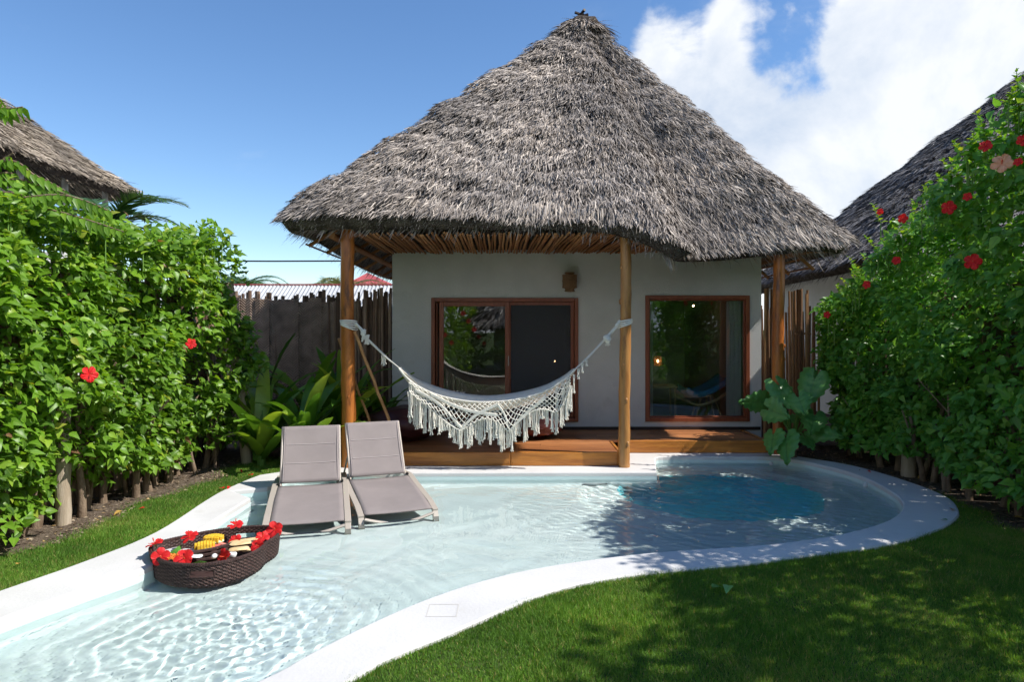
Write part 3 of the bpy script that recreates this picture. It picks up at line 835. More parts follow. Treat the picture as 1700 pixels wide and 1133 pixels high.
# ------------------------------------------------------------------ roofs: a cone of strands over an eave curve
def roof(parent, apex, eave, seed, density, msk, mbase, ln=(.22, .38), wd=.022, lump=.06, thick=.20, sag=.0, vis=None, fringe=1.0, cap=.05):
    """eave: list of (x, y, z); vis: predicate arrays->bool for where strands are laid; the core is everywhere"""
    E = np.array(catmull([Vector(e) for e in eave], closed=True, n=8))
    nE = len(E); A = np.array(apex)
    nxt = np.roll(E, -1, axis=0)
    def P(u, t):
        i = np.floor(u).astype(int) % nE; f = (u - np.floor(u))[:, None]
        e = E[i] * (1 - f) + nxt[i] * f
        p = A + (e - A) * t[:, None]
        p[:, 2] -= sag * 4 * t * (1 - t)
        return p
    def frame_(u, t):
        p = P(u, t); dt = unit(P(u, t + .01) - P(u, t - .01)); du = P(u + .15, t) - P(u - .15, t)
        n = unit(np.cross(dt, du)); n[n[:, 2] < 0] *= -1
        return p, dt, n
    def lumpf(p, t):
        # soft rows of bundles, broken up
        return lump * (sines(p * np.array([1, 1, .6]), 4.5, seed, 4) + .35 * sines(p, 14, seed + 2, 2))
    # core
    nt_, nu = 40, nE
    U, T = np.meshgrid(np.arange(nu, dtype=float), np.linspace(.012, 1.0, nt_ + 1))
    p, dt, n = frame_(U.ravel(), T.ravel())
    V1 = p + n * (lumpf(p, T.ravel())[:, None] - .03)
    V2 = p - n * thick
    q = []
    for i in range(nt_):
        for k in range(nu):
            k2 = (k + 1) % nu
            q.append((i * nu + k, i * nu + k2, (i + 1) * nu + k2, (i + 1) * nu + k))
    q = np.array(q); off = len(V1)
    F = [q, q[:, ::-1] + off]
    last = nt_ * nu
    F.append(np.array([(last + k, last + (k + 1) % nu, off + last + (k + 1) % nu, off + last + k) for k in range(nu)]))
    o0 = np.array(wloc(parent))
    me = np_mesh('thatch_core', np.vstack([V1, V2]) - o0, np.vstack(F), smooth=False)
    me.polygons.foreach_set('use_smooth', np.ones(len(me.polygons), bool))
    link_mesh('thatch_core', me, mbase, parent)
    # strands
    r = np.random.default_rng(seed)
    seg = np.linalg.norm(nxt - E, axis=1); hl = np.linalg.norm((E + nxt) / 2 - A, axis=1); ar = seg * hl / 2
    def pick(n_, edge=False):
        w = seg if edge else ar
        i = r.choice(nE, size=n_, p=w / w.sum()); return i + r.random(n_)
    ntot = int(ar.sum() * density)
    u = pick(ntot); t = np.sqrt(r.random(ntot)) * .985 + .012
    # pull the strands into courses
    slope = hl.mean(); course = .13 / slope
    t = np.clip((np.floor(t / course) + .5 + (r.random(ntot) - .5) * .85) * course, .02, .995)
    p, dt, n = frame_(u, t)
    keep = np.ones(ntot, bool) if vis is None else vis(p, n)
    u, t, p, dt, n = u[keep], t[keep], p[keep], dt[keep], n[keep]; m_ = len(p)
    side = unit(np.cross(n, dt))
    lay = r.random(m_)
    pos = p + n * (lumpf(p, t) + lay * .05 - .01)[:, None]
    yaw = r.normal(0, .26, m_) + .13 * sines(p, 2.2, seed + 5, 3)
    tilt = np.abs(r.normal(.05, .13, m_)) + (r.random(m_) > .965) * r.random(m_) * .45
    dr = dt * np.cos(yaw)[:, None] + side * np.sin(yaw)[:, None] + n * tilt[:, None]
    nn = n + side * r.normal(0, .55, m_)[:, None]
    tone = np.clip(.5 + .23 * r.normal(size=m_) + .13 * sines(p, 2.2, seed + 9, 3), 0, 1)
    L_ = r.uniform(ln[0], ln[1], m_)
    # eave fringe, several layers thick
    ne = int(seg.sum() * 330 * fringe)
    ue = pick(ne, True); te = 1.0 - r.random(ne) * .035; lay = r.random(ne)
    pe, de, nE_ = frame_(ue, te)
    k2 = np.ones(ne, bool) if vis is None else vis(pe, nE_, True)
    ue, te, lay, pe, de, nE_ = ue[k2], te[k2], lay[k2], pe[k2], de[k2], nE_[k2]; ne = len(pe)
    se = unit(np.cross(nE_, de))
    pose = pe - nE_ * (lay * thick * 1.05 - .05)[:, None] - de * .12
    dre = de * 1.0 + se * r.normal(0, .17, ne)[:, None] + np.array([0, 0, -1.0]) * (r.random(ne)[:, None] * .55 + .05) + nE_ * r.normal(0, .08, ne)[:, None]
    nne = nE_ + se * r.normal(0, .6, ne)[:, None]
    le = r.uniform(.10, .22, ne) * (1 + .25 * sines(pe, 5, seed + 3, 3)); tonee = np.clip(.66 + .2 * r.normal(size=ne) - .06 * lay, 0, 1)
    # strand ends seen from below, under the eave
    nb = int(ne * .55); kb = r.integers(0, ne, nb); back = r.random(nb)
    posb = pe[kb] - nE_[kb] * (thick * 1.02) - de[kb] * (back * .75 + .05)[:, None]
    pose = np.vstack([pose, posb]); dre = np.vstack([dre, de[kb] * 1.0 + se[kb] * r.normal(0, .25, nb)[:, None] - nE_[kb] * (.10 + .22 * r.random(nb))[:, None]])
    nne = np.vstack([nne, -nE_[kb] + se[kb] * r.normal(0, .5, nb)[:, None]]); le = np.concatenate([le, r.uniform(.18, .34, nb)]); tonee = np.concatenate([tonee, np.clip(.62 + .2 * r.normal(size=nb), 0, 1)]); ne = len(le)
    me = scatter_mesh('thatch_strands', BLADE, np.vstack([pos, pose]), np.vstack([dr, dre]), np.vstack([nn, nne]),
                      np.concatenate([L_, le]), np.concatenate([r.uniform(.6, 1.35, m_) * wd, r.uniform(.5, 1.2, ne) * wd]), np.concatenate([tone, tonee]), o0)
    o = link_mesh('thatch_strands', me, msk, parent); tag(o, kind='stuff')
    return P, frame_

APEX = (1.32, 13.0, 7.72)
EAVE = [(-2.74, 8.62, 3.24), (-1.5, 8.58, 3.24), (0.0, 8.6, 3.24), (1.0, 8.62, 3.22), (1.5, 8.58, 3.12), (1.95, 8.50, 2.93), (2.24, 8.62, 2.80), (2.36, 9.10, 2.84), (2.46, 9.60, 2.90), (3.1, 9.68, 2.93), (4.2, 9.62, 3.04), (4.78, 9.72, 3.06),
        (4.98, 10.3, 3.06), (5.0, 12, 3.08), (5.0, 14.5, 3.15), (4.95, 16.6, 3.15), (4.2, 17.4, 3.15), (1.3, 17.5, 3.15), (-2.2, 17.4, 3.15), (-3.05, 16.6, 3.15), (-3.15, 13.5, 3.17), (-3.15, 10.5, 3.30), (-3.05, 9.0, 3.25)]
def vis_hut(p, n, edge=False):
    v = np.array([0, 0, CAMZ]) - p
    f = (v * n).sum(1) > -1.6
    if edge: return (p[:, 1] < 17.2)
    return f
roofP, roofF = roof(hut, APEX, EAVE, 21, 2200, M['thatch'], M['thatch_base'], ln=(.09, .19), wd=.0135, lump=.08, sag=-.045, vis=vis_hut, fringe=2.0)
# ridge cap: dark knot of poles with a collar of strands
mb = MB()
mb.blob((APEX[0], APEX[1], APEX[2] - .24), (.43, .43, .26), 16, 8, f=lambda n: 1 + .1 * math.sin(n.x * 9) * math.cos(n.y * 7))
mb.build('thatch_cap', M['thatch_base'], hut)
r = np.random.default_rng(8); k_ = 1500
a_ = r.random(k_) * 6.283; rad_ = np.sqrt(r.random(k_)) * .44
pos = np.stack([APEX[0] + rad_ * np.cos(a_), APEX[1] + rad_ * np.sin(a_), APEX[2] + .04 - rad_ * .62], 1)
dr = np.stack([np.cos(a_), np.sin(a_), -0.75 + r.normal(0, .18, k_)], 1) + r.normal(0, .14, (k_, 3))
me = scatter_mesh('cap_strands', BLADE, pos, dr, np.stack([np.cos(a_) * .5, np.sin(a_) * .5, np.ones(k_)], 1) + r.normal(0, .3, (k_, 3)), r.uniform(.2, .42, k_), r.uniform(.012, .03, k_), np.clip(r.normal(.55, .22, k_), 0, 1), np.array(hut.location))
tag(link_mesh('cap_strands', me, M['thatch'], hut), kind='stuff')
for k in range(4):
    aa = k * 1.7
    MB().tube([(APEX[0] - .12 * math.cos(aa), APEX[1] - .12 * math.sin(aa), APEX[2] + .03 + .02 * k), (APEX[0] + .13 * math.cos(aa), APEX[1] + .13 * math.sin(aa), APEX[2] + .10 + .012 * k)], .028, 6).build('ridge_stick', M['dark_wood'], hut)
# soffit of close-set sticks between the wall head and the front eave
rr = random.Random(12)
n = 96
for i in range(n):
    x = -2.08 + (2.10 + 2.08) * i / (n - 1)
    w = rr.uniform(-.05, .05)
    z = 3.075 + rr.uniform(-.022, .016)
    yf = 8.78 if x < 1.5 else 8.95
    x2 = x + .06 + rr.uniform(-.03, .03)
    MB().tube([(x2, yf, z - .02), ((x + x2) / 2 + w * .5, (yf + YW) / 2, z + rr.uniform(-.015, .015)), (x, YW + .015, z + .01)], [.015, .018, .016], 6, r=rr.random()).build('stick', M['stick'], hut, smooth=True)
mb = MB(); mb.b2((-2.1, 8.80, 3.125), (1.6, 11.19, 3.14)); mb.b2((1.6, 10.15, 3.125), (4.6, 11.19, 3.14)); mb.build('soffit_backing', M['thatch_base'], hut)
for i in range(30):
    x = 2.2 + i * .08
    MB().tube([(x, 9.75, 3.06), (x, YW + .01, 3.09)], .018, 6, r=rr.random()).build('stick', M['stick'], hut, smooth=True)
# eave beams and the exposed rafters of the left and right sides
for a, b_ in (((-2.45, 9.06, 3.19), (1.6, 9.04, 3.19)), ((-2.35, 8.9, 3.05), (-2.35, 17, 3.05)), ((4.35, 9.9, 2.98), (4.35, 17, 3.0)), ((3.0, 9.98, 3.0), (4.6, 9.98, 2.98))):
    MB().tube([a, b_], .045, 8).build('eave_beam', M['stick'], hut, smooth=True)
for i in range(9):
    yy_ = 9.4 + i * .9
    for xe, xi in ((-2.80, -1.9), (4.55, 4.0)):
        if xe > 0 and i < 1: continue
        zz = 2.97 if xe < 0 else 2.72
        MB().tube([(xe, yy_, zz), (xi, yy_ + .1, zz + .55)], .026, 7, r=rr.random()).build('rafter', M['stick'], hut, smooth=True)
for i in range(5):
    for xe, xi, sl in ((-2.85, -1.9, 1.0), (4.5, 4.1, 1.0)):
        f = i / 4.0; x = xe + (xi - xe) * f; z = (2.97 if xe < 0 else 2.72) + .55 * f + .03
        MB().tube([(x, 9.45 if xe < 0 else 10.3, z), (x, 16.9, z)], .014, 6, r=rr.random()).build('batten', M['stick'], hut)
# gable fill over the walls (under the roof, closes the room off)
# ================================================================== HAMMOCK
YH = 8.98
def H(px, py, Y=YH): return AT(px, py, Y)
ham = thing('hammock', H(800, 660), 'white cotton hammock with long knotted fringe slung between two log posts', 'hammock')
edge_px = [(662, 612), (678, 630), (700, 645), (735, 659), (790, 668), (850, 665), (900, 652), (935, 632), (955, 614)]
fe = catmull([H(x, y, YH - .12) for x, y in edge_px], n=6)
nE = len(fe)
rr = random.Random(4)
vs = []; K = 12
for i, p in enumerate(fe):
    s = i / (nE - 1); w = math.sin(PI * min(max(s * .96 + .02, 0), 1)) ** .6
    for k in range(K + 1):
        q = k / K
        vs.append((p.x, p.y + q * .62 * w + .01, p.z - .16 * w * math.sin(PI * q) + .03 * q * w + .006 * math.sin(k * 2.3 + i * .35)))
fs = [(i * (K + 1) + k, i * (K + 1) + k + 1, (i + 1) * (K + 1) + k + 1, (i + 1) * (K + 1) + k) for i in range(nE - 1) for k in range(K)]
mb = MB(); mb.add(vs, fs); o = mb.build('cloth', M['cotton'], ham, smooth=True)
md = o.modifiers.new('thick', 'SOLIDIFY'); md.thickness = .006
mb = MB(); mb.tube([p + Vector((0, -.004, .002)) for p in fe], .011, 6); mb.build('hem', M['cotton'], ham, smooth=True)
# suspension cords
def cords(name, knot, ends, lump, seed):
    r_ = random.Random(seed); mb = MB()
    mid = lump
    for k in range(5):
        o = Vector((r_.uniform(-.012, .012), r_.uniform(-.012, .012), r_.uniform(-.012, .012)))
        mb.tube([knot + o, mid + o * 1.2], .0065, 5)
    for k in range(13):
        f = k / 12
        e = ends[0].lerp(ends[1], f) + Vector((0, f * .25, 0))
        q = mid.lerp(e, .5) + Vector((0, 0, -.02 - .01 * math.sin(f * 6)))
        st = mid + Vector((r_.uniform(-.01, .01), r_.uniform(-.01, .01), r_.uniform(-.012, .012)))
        mb.tube([st, q, e], .0055, 5)
    return mb.build(name, M['cotton'], ham, smooth=True)
cords('cord', H(592, 538), [H(664, 612, YH - .12), H(690, 640, YH)], H(612, 565), 1)
cords('cord', H(1026, 540), [H(955, 614, YH - .12), H(930, 640, YH)], H(1006, 562), 2)
def tassel(p, ln, n, seed, spread=.02, name='tassel', knot=True):
    r_ = random.Random(seed); mb = MB()
    for k in range(n):
        ox, oy = r_.uniform(-spread, spread), r_.uniform(-spread * .6, spread * .6)
        l_ = ln * r_.uniform(.80, 1.05)
        w = r_.uniform(-.012, .012)
        mb.tube([(p.x + ox * 1.1, p.y + oy, p.z), (p.x + ox * .6 + w, p.y + oy, p.z - l_ * .45), (p.x + ox * .55 + r_.uniform(-.01, .01), p.y + oy, p.z - l_ * .80), (p.x + ox * 1.1 + w, p.y + oy, p.z - l_)], [.0042, .0042, .0046, .0038], 4)
    if knot:
        mb.blob((p.x, p.y, p.z - ln * .80), (.012, .012, .016), 7, 5)
        for k in range(6):
            a_ = r_.uniform(0, 6.28)
            mb.tube([(p.x, p.y, p.z - ln * .82), (p.x + .018 * math.cos(a_), p.y + .012 * math.sin(a_), p.z - ln * 1.0)], .0035, 4)
    return mb.build(name, M['cotton'], ham, pivot=p)
# net band: two scallops of crossing cords
low_px = [(679, 650), (700, 668), (725, 688), (748, 706), (766, 714), (785, 703), (808, 695), (828, 703), (846, 716), (862, 700), (885, 683), (905, 680), (925, 684), (940, 660), (948, 640)]
lo = catmull([H(x, y, YH - .16) for x, y in low_px], n=10)
def at_x(c, x):
    for a, b in zip(c[:-1], c[1:]):
        if min(a.x, b.x) <= x <= max(a.x, b.x) and abs(b.x - a.x) > 1e-6: return a.lerp(b, (x - a.x) / (b.x - a.x))
    return min(c, key=lambda q: abs(q.x - x))
mb = MB(); x0, x1 = lo[0].x + .01, lo[-1].x - .01
nn = 62; rows = 9
grid = []
for i in range(nn + 1):
    x = x0 + (x1 - x0) * i / nn
    a = at_x(fe, x); b = at_x(lo, x)
    if b.z > a.z - .02: b = Vector((b.x, b.y, a.z - .02))
    grid.append([a.lerp(b, k / rows) + Vector((0, -.015 - .02 * math.sin(k * .9 + i * .2), 0)) for k in range(rows + 1)])
for i in range(nn + 1):
    for k in range(rows):
        if (i + k) % 2: continue
        for di in (-1, 1):
            if 0 <= i + di <= nn: mb.tube([grid[i][k], grid[i + di][k + 1]], .0058, 4, cap=False)
for i in range(nn + 1):
    for k in range(rows + 1):
        if (i + k) % 2 == 0: mb.blob(grid[i][k], (.0085, .0085, .0085), 6, 4)
# diagonal plaited bands along the scallops, solid upper panels
for pl in ([(690, 648), (730, 672), (766, 712)], [(766, 712), (790, 690), (826, 672)], [(826, 672), (838, 690), (846, 716)], [(846, 716), (870, 690), (905, 660)], [(715, 655), (770, 680), (826, 690)]):
    pts = catmull([H(x, y, YH - .165) for x, y in pl], n=5)
    for d_ in (-.012, 0, .012): mb.tube([p + Vector((0, -.004, d_)) for p in pts], .009, 5)
mb.tube([p + Vector((0, -.01, 0)) for p in lo], .008, 5)
tag(mb.build('net', M['cotton'], ham), kind='stuff')
bot = [(680, 700), (690, 717), (700, 722), (712, 724), (720, 715), (729, 722), (737, 716), (746, 733), (756, 742), (763, 750), (772, 744), (778, 747), (785, 728), (792, 741), (800, 738), (808, 722), (815, 741), (822, 735), (828, 750), (838, 749), (846, 751), (852, 740), (860, 728), (869, 735), (880, 715), (889, 726), (898, 700), (906, 712), (914, 722), (922, 731), (930, 712), (938, 700), (945, 690)]
for i, (x, y) in enumerate(bot):
    for j in (0, 1):
        xx = x + j * 4.2 + rr.uniform(-1.5, 1.5); q = H(xx, y, YH - .17); a = at_x(lo, q.x); a.y = YH - .17 + rr.uniform(-.02, .02)
        tassel(a, max(.10, (a.z - q.z) * rr.uniform(.75, 1.0)), 6, i * 2 + j)
# outer right rim fringe and small loose ends
for i, (x, y, l_) in enumerate([(935, 636, .34), (944, 628, .30), (952, 622, .24), (960, 612, .14), (967, 604, .12), (925, 642, .46), (974, 598, .08)]): tassel(H(x, y, YH - .14), l_, 6, 90 + i)
for i, (x, y, l_) in enumerate([(681, 634, .52), (688, 641, .50), (697, 648, .48), (706, 655, .42)]): tassel(H(x, y, YH - .15), l_, 6, 120 + i)
for i, (x, y, l_, n_) in enumerate([(604, 548, .16, 16), (609, 556, .13, 16), (637, 590, .14, 9), (1008, 560, .12, 14)]): tassel(H(x, y, YH - .03), l_, n_, 150 + i, .03, knot=False)
mb = MB(); mb.blob(H(1008, 563, YH - .02), (.05, .045, .05), 12, 8, f=lambda n: 1 + .2 * math.sin(n.x * 9 + n.z * 11)); mb.blob(H(603, 553, YH - .02), (.035, .03, .05), 12, 8, f=lambda n: 1 + .2 * math.sin(n.x * 9 + n.z * 11))
mb.build('macrame_knot', M['cotton'], ham, smooth=True)
def coil(cx, cy, z, r, n, tilt, ex):
    mb = MB()
    for k in range(n):
        zz = z + k * .022; pts = []
        for i in range(25):
            a_ = 2 * PI * i / 24; rad = r + .010 + .004 * math.sin(a_ * 3 + k)
            pts.append((cx + rad * math.cos(a_), cy + rad * math.sin(a_), zz + tilt * math.cos(a_) * (1 - k / n) + .004 * math.sin(a_ * 2 + k)))
        mb.tube(pts, .0095, 6, cap=False)
    for k in range(4):
        mb.tube([(cx + ex * r * 1.02, cy - .07 + .01 * k, z + .03 + .012 * k), (cx + ex * (r + .06), cy - .06, z - .01 + .006 * k)], .008, 5)
    mb.build('rope_coil', M['cotton'], ham, smooth=True)
coil(-2.165, 9.06, 1.85, .098, 5, -.035, 1)
coil(1.495, 9.03, 1.875, .078, 4, .035, -1)
o_ = MB(); o_.tube([(-2.06, 9.0, 1.87), H(592, 538, YH), H(604, 550, YH)], .013, 6); o_.tube([(1.41, 8.99, 1.88), H(1026, 541, YH), H(1006, 562, YH)], .012, 6); o_.build('cord', M['cotton'], ham, smooth=True)

# ================================================================== BEAN BAGS, POLES
def beanbag(c, r, seed, label):
    def f(n):
        s = 1 + .05 * math.sin(n.x * 5 + seed) + .04 * math.sin(n.y * 7 + n.z * 5 + seed) + .025 * math.sin(n.z * 15 + n.x * 9 + seed) - (.12 if n.z < -.6 else 0)
        return s * (1 - .18 * max(0, n.z) ** 2)
    t = thing('bean_bag', (c[0], c[1], DK), label, 'bean bag', 'maroon bean bags on the deck')
    mb = MB(); mb.blob((c[0], c[1], DK + r[2] * .82), r, 40, 24, f); mb.build('cushion', M['beanbag'], t, smooth=True)
    mb = MB()
    mb.tube([(c[0] + r[0] * .98 * math.cos(a_), c[1] + r[1] * .98 * math.sin(a_), DK + r[2] * .72 + .01 * math.sin(a_ * 5 + seed)) for a_ in [2 * PI * i / 30 for i in range(31)]], .006, 5, cap=False)
    mb.build('piping', M['beanbag'], t)
beanbag((-1.60, 10.25), (.62, .50, .30), 1, 'maroon bean bag at the left end of the deck beside the left log post')
beanbag((.28, 10.45), (.50, .45, .27), 5, 'maroon bean bag behind the hammock fringe in front of the sliding door')
def cane(name, a, b_, r, label):
    n = 9; pts = [Vector(a).lerp(Vector(b_), i / n) + Vector((.006 * math.sin(i * 2.1), .004 * math.cos(i * 3), 0)) for i in range(n + 1)]
    mb = MB(); mb.tube(pts, [r * (1 + .08 * (i % 2)) for i in range(n + 1)], 8)
    tag(mb.build(name, M['cane'], smooth=True), label, 'cane')
a1 = AT(588, 551, 8.9); b1 = AT(649, 708, 8.85); b1.z = max(b1.z, .55)
cane('bamboo_cane', (a1.x, 8.93, a1.z), AT(658, 730, 9.3), .021, 'bamboo cane leaning against the right side of the left log post')
cane('bamboo_cane', AT(562, 562, 9.2), AT(622, 722, 9.55), .019, 'bamboo cane leaning behind the left log post, crossing to its right')

# ================================================================== SUN LOUNGERS
def lounger(front, ang, label, sc_=1.0):
    """front: middle of the foot end on the pool floor; ang: heading of the head end from +Y"""
    t = thing('sun_lounger', (front[0], front[1], FZ), label, 'sun lounger', 'sun loungers standing in the shallow water')
    R = Matrix.Rotation(ang, 3, 'Z')
    def Lp(x, y, z): return Vector((front[0], front[1], FZ)) + R @ Vector((x, y, z))
    W_ = .378; zf, zb, LS = .245, .345, 1.20
    def bar(name, pts, w, h, mt='lounge_frame', parent=t):
        """rectangular section along local points"""
        mb = MB(); P_ = [Lp(*p) for p in pts]; up = R @ Vector((1, 0, 0))
        vs = []; fs = []
        for i, p in enumerate(P_):
            tg = (P_[min(i + 1, len(P_) - 1)] - P_[max(i - 1, 0)]).normalized()
            sd_ = up - tg * up.dot(tg)
            sd_ = sd_.normalized() if sd_.length > .2 else (R @ Vector((0, 1, 0)))
            n_ = tg.cross(sd_).normalized()
            for a_, b_ in ((-1, -1), (1, -1), (1, 1), (-1, 1)): vs.append(p + sd_ * a_ * w / 2 + n_ * b_ * h / 2)
        for i in range(len(P_) - 1):
            for k in range(4): fs.append((i * 4 + k, i * 4 + (k + 1) % 4, (i + 1) * 4 + (k + 1) % 4, (i + 1) * 4 + k))
        fs += [(3, 2, 1, 0), tuple((len(P_) - 1) * 4 + k for k in range(4))]
        mb.add(vs, fs); return mb.build(name, M[mt], parent, bevel=.005)
    for s in (-1, 1):
        x = s * W_
        rl = bar('side_rail', [(x, .02, zf - .012), (x, .25, zf + .03), (x, .75, zb - .03), (x, LS + .06, zb + .012), (x, LS + .5, zb - .035), (x, LS + .85, zb - .06)], .062, .030)
        bar('leg', [(x, .045, zf - .02), (x, .01, zf - .075), (x, .0, .045)], .058, .040)
        bar('leg', [(x, LS + .62, zb - .05), (x, LS + .66, .045)], .058, .040)
        mb = MB()
        for yy_ in (.0, LS + .66): mb.box(Lp(x, yy_, .024), (.062, .044, .048), M=R)
        mb.build('rubber_foot', M['foot'], t, bevel=.004)
    # foot bar bows down between the legs
    pts = [Vector((-W_ + .03 + (2 * W_ - .06) * i / 12, -.012 - .02 * math.sin(PI * i / 12), zf - .03 - .062 * math.sin(PI * i / 12))) for i in range(13)]
    mb = MB(); mb.tube([Lp(*p) for p in pts], .021, 8, flat=.75); mb.build('foot_bar', M['lounge_frame'], t, smooth=True)
    for yy_, zz in ((.55, zf + .01), (LS + .62, zb - .09)):
        bar('cross_bar', [(-W_, yy_, zz - .05), (0, yy_, zz - .055), (W_, yy_, zz - .05)], .03, .026)
    bar('cross_bar', [(-W_, LS + .0, zb - .03), (0, LS, zb - .03), (W_, LS, zb - .03)], .024, .024)
    # seat sling
    def sling(name, y0, z0, y1, z1, w, sagm, bend, zoff=0.0):
        mb = MB(); vs = []; fs = []; nx_, ny_ = 14, 16
        for j in range(ny_ + 1):
            f = j / ny_
            for i in range(nx_ + 1):
                g = i / nx_ * 2 - 1
                y_ = y0 + (y1 - y0) * f; z_ = z0 + (z1 - z0) * f
                n_ = Vector((0, -(z1 - z0), (y1 - y0))).normalized()
                dd = -sagm * (1 - g * g) * (.4 + .6 * math.sin(PI * f)) + bend * math.sin(PI * f)
                vs.append(Lp(g * w, y_ + n_.y * dd, z_ + n_.z * dd + zoff))
        for j in range(ny_):
            for i in range(nx_): fs.append((j * (nx_ + 1) + i, j * (nx_ + 1) + i + 1, (j + 1) * (nx_ + 1) + i + 1, (j + 1) * (nx_ + 1) + i))
        mb.add(vs, fs); o = mb.build(name, M['sling'], t, smooth=True)
        md = o.modifiers.new('thick', 'SOLIDIFY'); md.thickness = .014; md.offset = 0
        return o
    sling('seat', .035, zf + .005, LS - .02, zb + .01, W_ - .035, .018, .02)
    by, bz = LS + .03, zb + .035; LB = .70; an = math.radians(55)
    ty, tz = by + LB * math.cos(an), bz + LB * math.sin(an)
    bk = sling('backrest', by, bz, ty, tz, W_ - .058, .008, -.01)
    for f in (.335, .67):
        n_ = Vector((0, -math.sin(an), math.cos(an)))
        pts = []
        for i in range(13):
            g = i / 12 * 2 - 1; dd = -.008 * (1 - g * g) * (.4 + .6 * math.sin(PI * f)) - .01 * math.sin(PI * f) + .0085
            pts.append(Lp(g * (W_ - .105), by + (ty - by) * f + n_.y * dd, bz + (tz - bz) * f + n_.z * dd))
        mb = MB(); mb.tube(pts, .0042, 4); mb.build('seam', M['seam'], bk)
    for s in (-1, 1):
        n_ = Vector((0, -math.sin(an), math.cos(an))); x = s * (W_ - .082)
        mb = MB(); mb.tube([Lp(x, by + (ty - by) * f + n_.y * .0075, bz + (tz - bz) * f + n_.z * .0075) for f in (.02, .5, .98)], .0035, 4); mb.build('seam', M['seam'], bk)
        mb = MB(); mb.tube([Lp(s * (W_ - .058), by - .02 * math.cos(an) - n_.y * .01, bz - .03), Lp(s * (W_ - .058), by - n_.y * .012, bz - n_.z * .012), Lp(s * (W_ - .058), ty - n_.y * .012, tz - n_.z * .012)], .0135, 8)
        mb.build('back_frame', M['lounge_frame'], t, smooth=True)
        MB().box(Lp(s * (W_ - .035), LS + .02, zb + .028), (.03, .05, .022), M=R).build('hinge', M['black'], t, bevel=.003)
        bar('back_strut', [(s * (W_ - .06), by + LB * .45 * math.cos(an), bz + LB * .45 * math.sin(an) - .02), (s * (W_ - .06), LS + .62, zb - .04)], .02, .02)
    mb = MB(); mb.tube([Lp(-W_ + .058, ty + .01, tz - .012), Lp(0, ty + .004, tz - .012), Lp(W_ - .058, ty + .01, tz - .012)], .0135, 8); mb.build('back_frame', M['lounge_frame'], t, smooth=True)
    return t
lounger((-1.945, 6.48), math.radians(15), 'taupe sun lounger next to the floating tray, the left of the two loungers')
lounger((-1.135, 6.88), math.radians(21), 'taupe sun lounger nearer the deck, the right of the two loungers')

# ================================================================== FLOATING TRAY
RZ = .067
rim_px = [(250, 911), (254, 922), (270, 932), (300, 938), (340, 938), (380, 932), (415, 921), (434, 910), (443, 901), (452, 896), (461, 889), (464, 881), (456, 876), (430, 875), (395, 877), (350, 883), (300, 893), (264, 902)]
RIM = catmull([G(x, y, RZ) for x, y in rim_px], closed=True, n=8)
RIM = [p for p in RIM]
tray = thing('floating_tray', (-2.4, 5.6, WZ), 'dark woven wicker floating breakfast tray with red flowers on its rim', 'tray')
# resample evenly
def resample(P, n):
    L_ = [0]; Q = P + [P[0]]
    for a, b in zip(Q[:-1], Q[1:]): L_.append(L_[-1] + (b - a).length)
    out = []; j = 0
    for i in range(n):
        s = L_[-1] * i / n
        while L_[j + 1] < s: j += 1
        out.append(Q[j].lerp(Q[j + 1], (s - L_[j]) / max(L_[j + 1] - L_[j], 1e-9)))
    return out
NR = 288; RS = resample(RIM, NR)
ctr = sum(RS, Vector()) / NR
def handle_at(px, py):
    q = G(px, py, RZ); return min(range(NR), key=lambda i: (RS[i] - q).length)
hA, hB = handle_at(334, 938), handle_at(409, 876.5)
def in_h(i, hi, w=8):
    d_ = abs(i - hi); d_ = min(d_, NR - d_); return d_ <= w
rows = 16; zt_, zb_ = RZ - .004, WZ - .055
mb = MB()
RO = offset(RS, 0.0)
for side_, off_ in ((1, .006), (0, -.012)):
    base = len(mb.v); 
    for j in range(rows + 1):
        z = zt_ + (zb_ - zt_) * j / rows
        for i in range(NR):
            a = RS[i - 1]; b_ = RS[(i + 1) % NR]; n_ = Vector(((b_ - a).y, -(b_ - a).x, 0)).normalized()
            if n_.dot(RS[i] - ctr) < 0 and False: n_ = -n_
            wv = .003 * (1 if (((i // 2) + j) % 2) else -1)
            tp = 1 - .04 * j / rows
            p = ctr.lerp(RS[i], tp) + n_ * (off_ * (1 if area(RS) > 0 else -1) + wv * (1 if area(RS) > 0 else -1))
            mb.v.append((p.x, p.y, z)); mb.r.append(.5 + .45 * math.sin(i * 12.9 + j * 78.2) * .8 + (.15 if wv > 0 else -.15))
    for j in range(rows):
        for i in range(NR):
            if 3 <= j <= 6 and (in_h(i, hA) or in_h(i, hB)): continue
            i2 = (i + 1) % NR
            mb.f.append((base + j * NR + i, base + j * NR + i2, base + (j + 1) * NR + i2, base + (j + 1) * NR + i))
mb.build('woven_wall', M['wicker'], tray)
mb = MB(); pts = [RS[i % NR] for i in range(NR + 1)]
mb.tube(pts, [.0135 * (1 + .16 * (i % 2)) for i in range(NR + 1)], 6, cap=False)
mb.build('rim', M['wicker'], tray)
for hi in (hA, hB):
    mb = MB()
    zt2, zb2 = zt_ + (zb_ - zt_) * 3 / rows, zt_ + (zb_ - zt_) * 7 / rows
    ring = [Vector((RS[(hi + k) % NR].x, RS[(hi + k) % NR].y, zt2)) for k in range(-8, 10)] + [Vector((RS[(hi + k) % NR].x, RS[(hi + k) % NR].y, zb2)) for k in range(9, -9, -1)]
    ring = [ctr.lerp(p, .99) for p in ring]; ring = [Vector((a.x, a.y, b_)) for a, b_ in zip(ring, [zt2] * 18 + [zb2] * 18)]
    mb.tube(ring + [ring[0]], .008, 6, cap=False); mb.build('handle_rim', M['wicker'], tray)
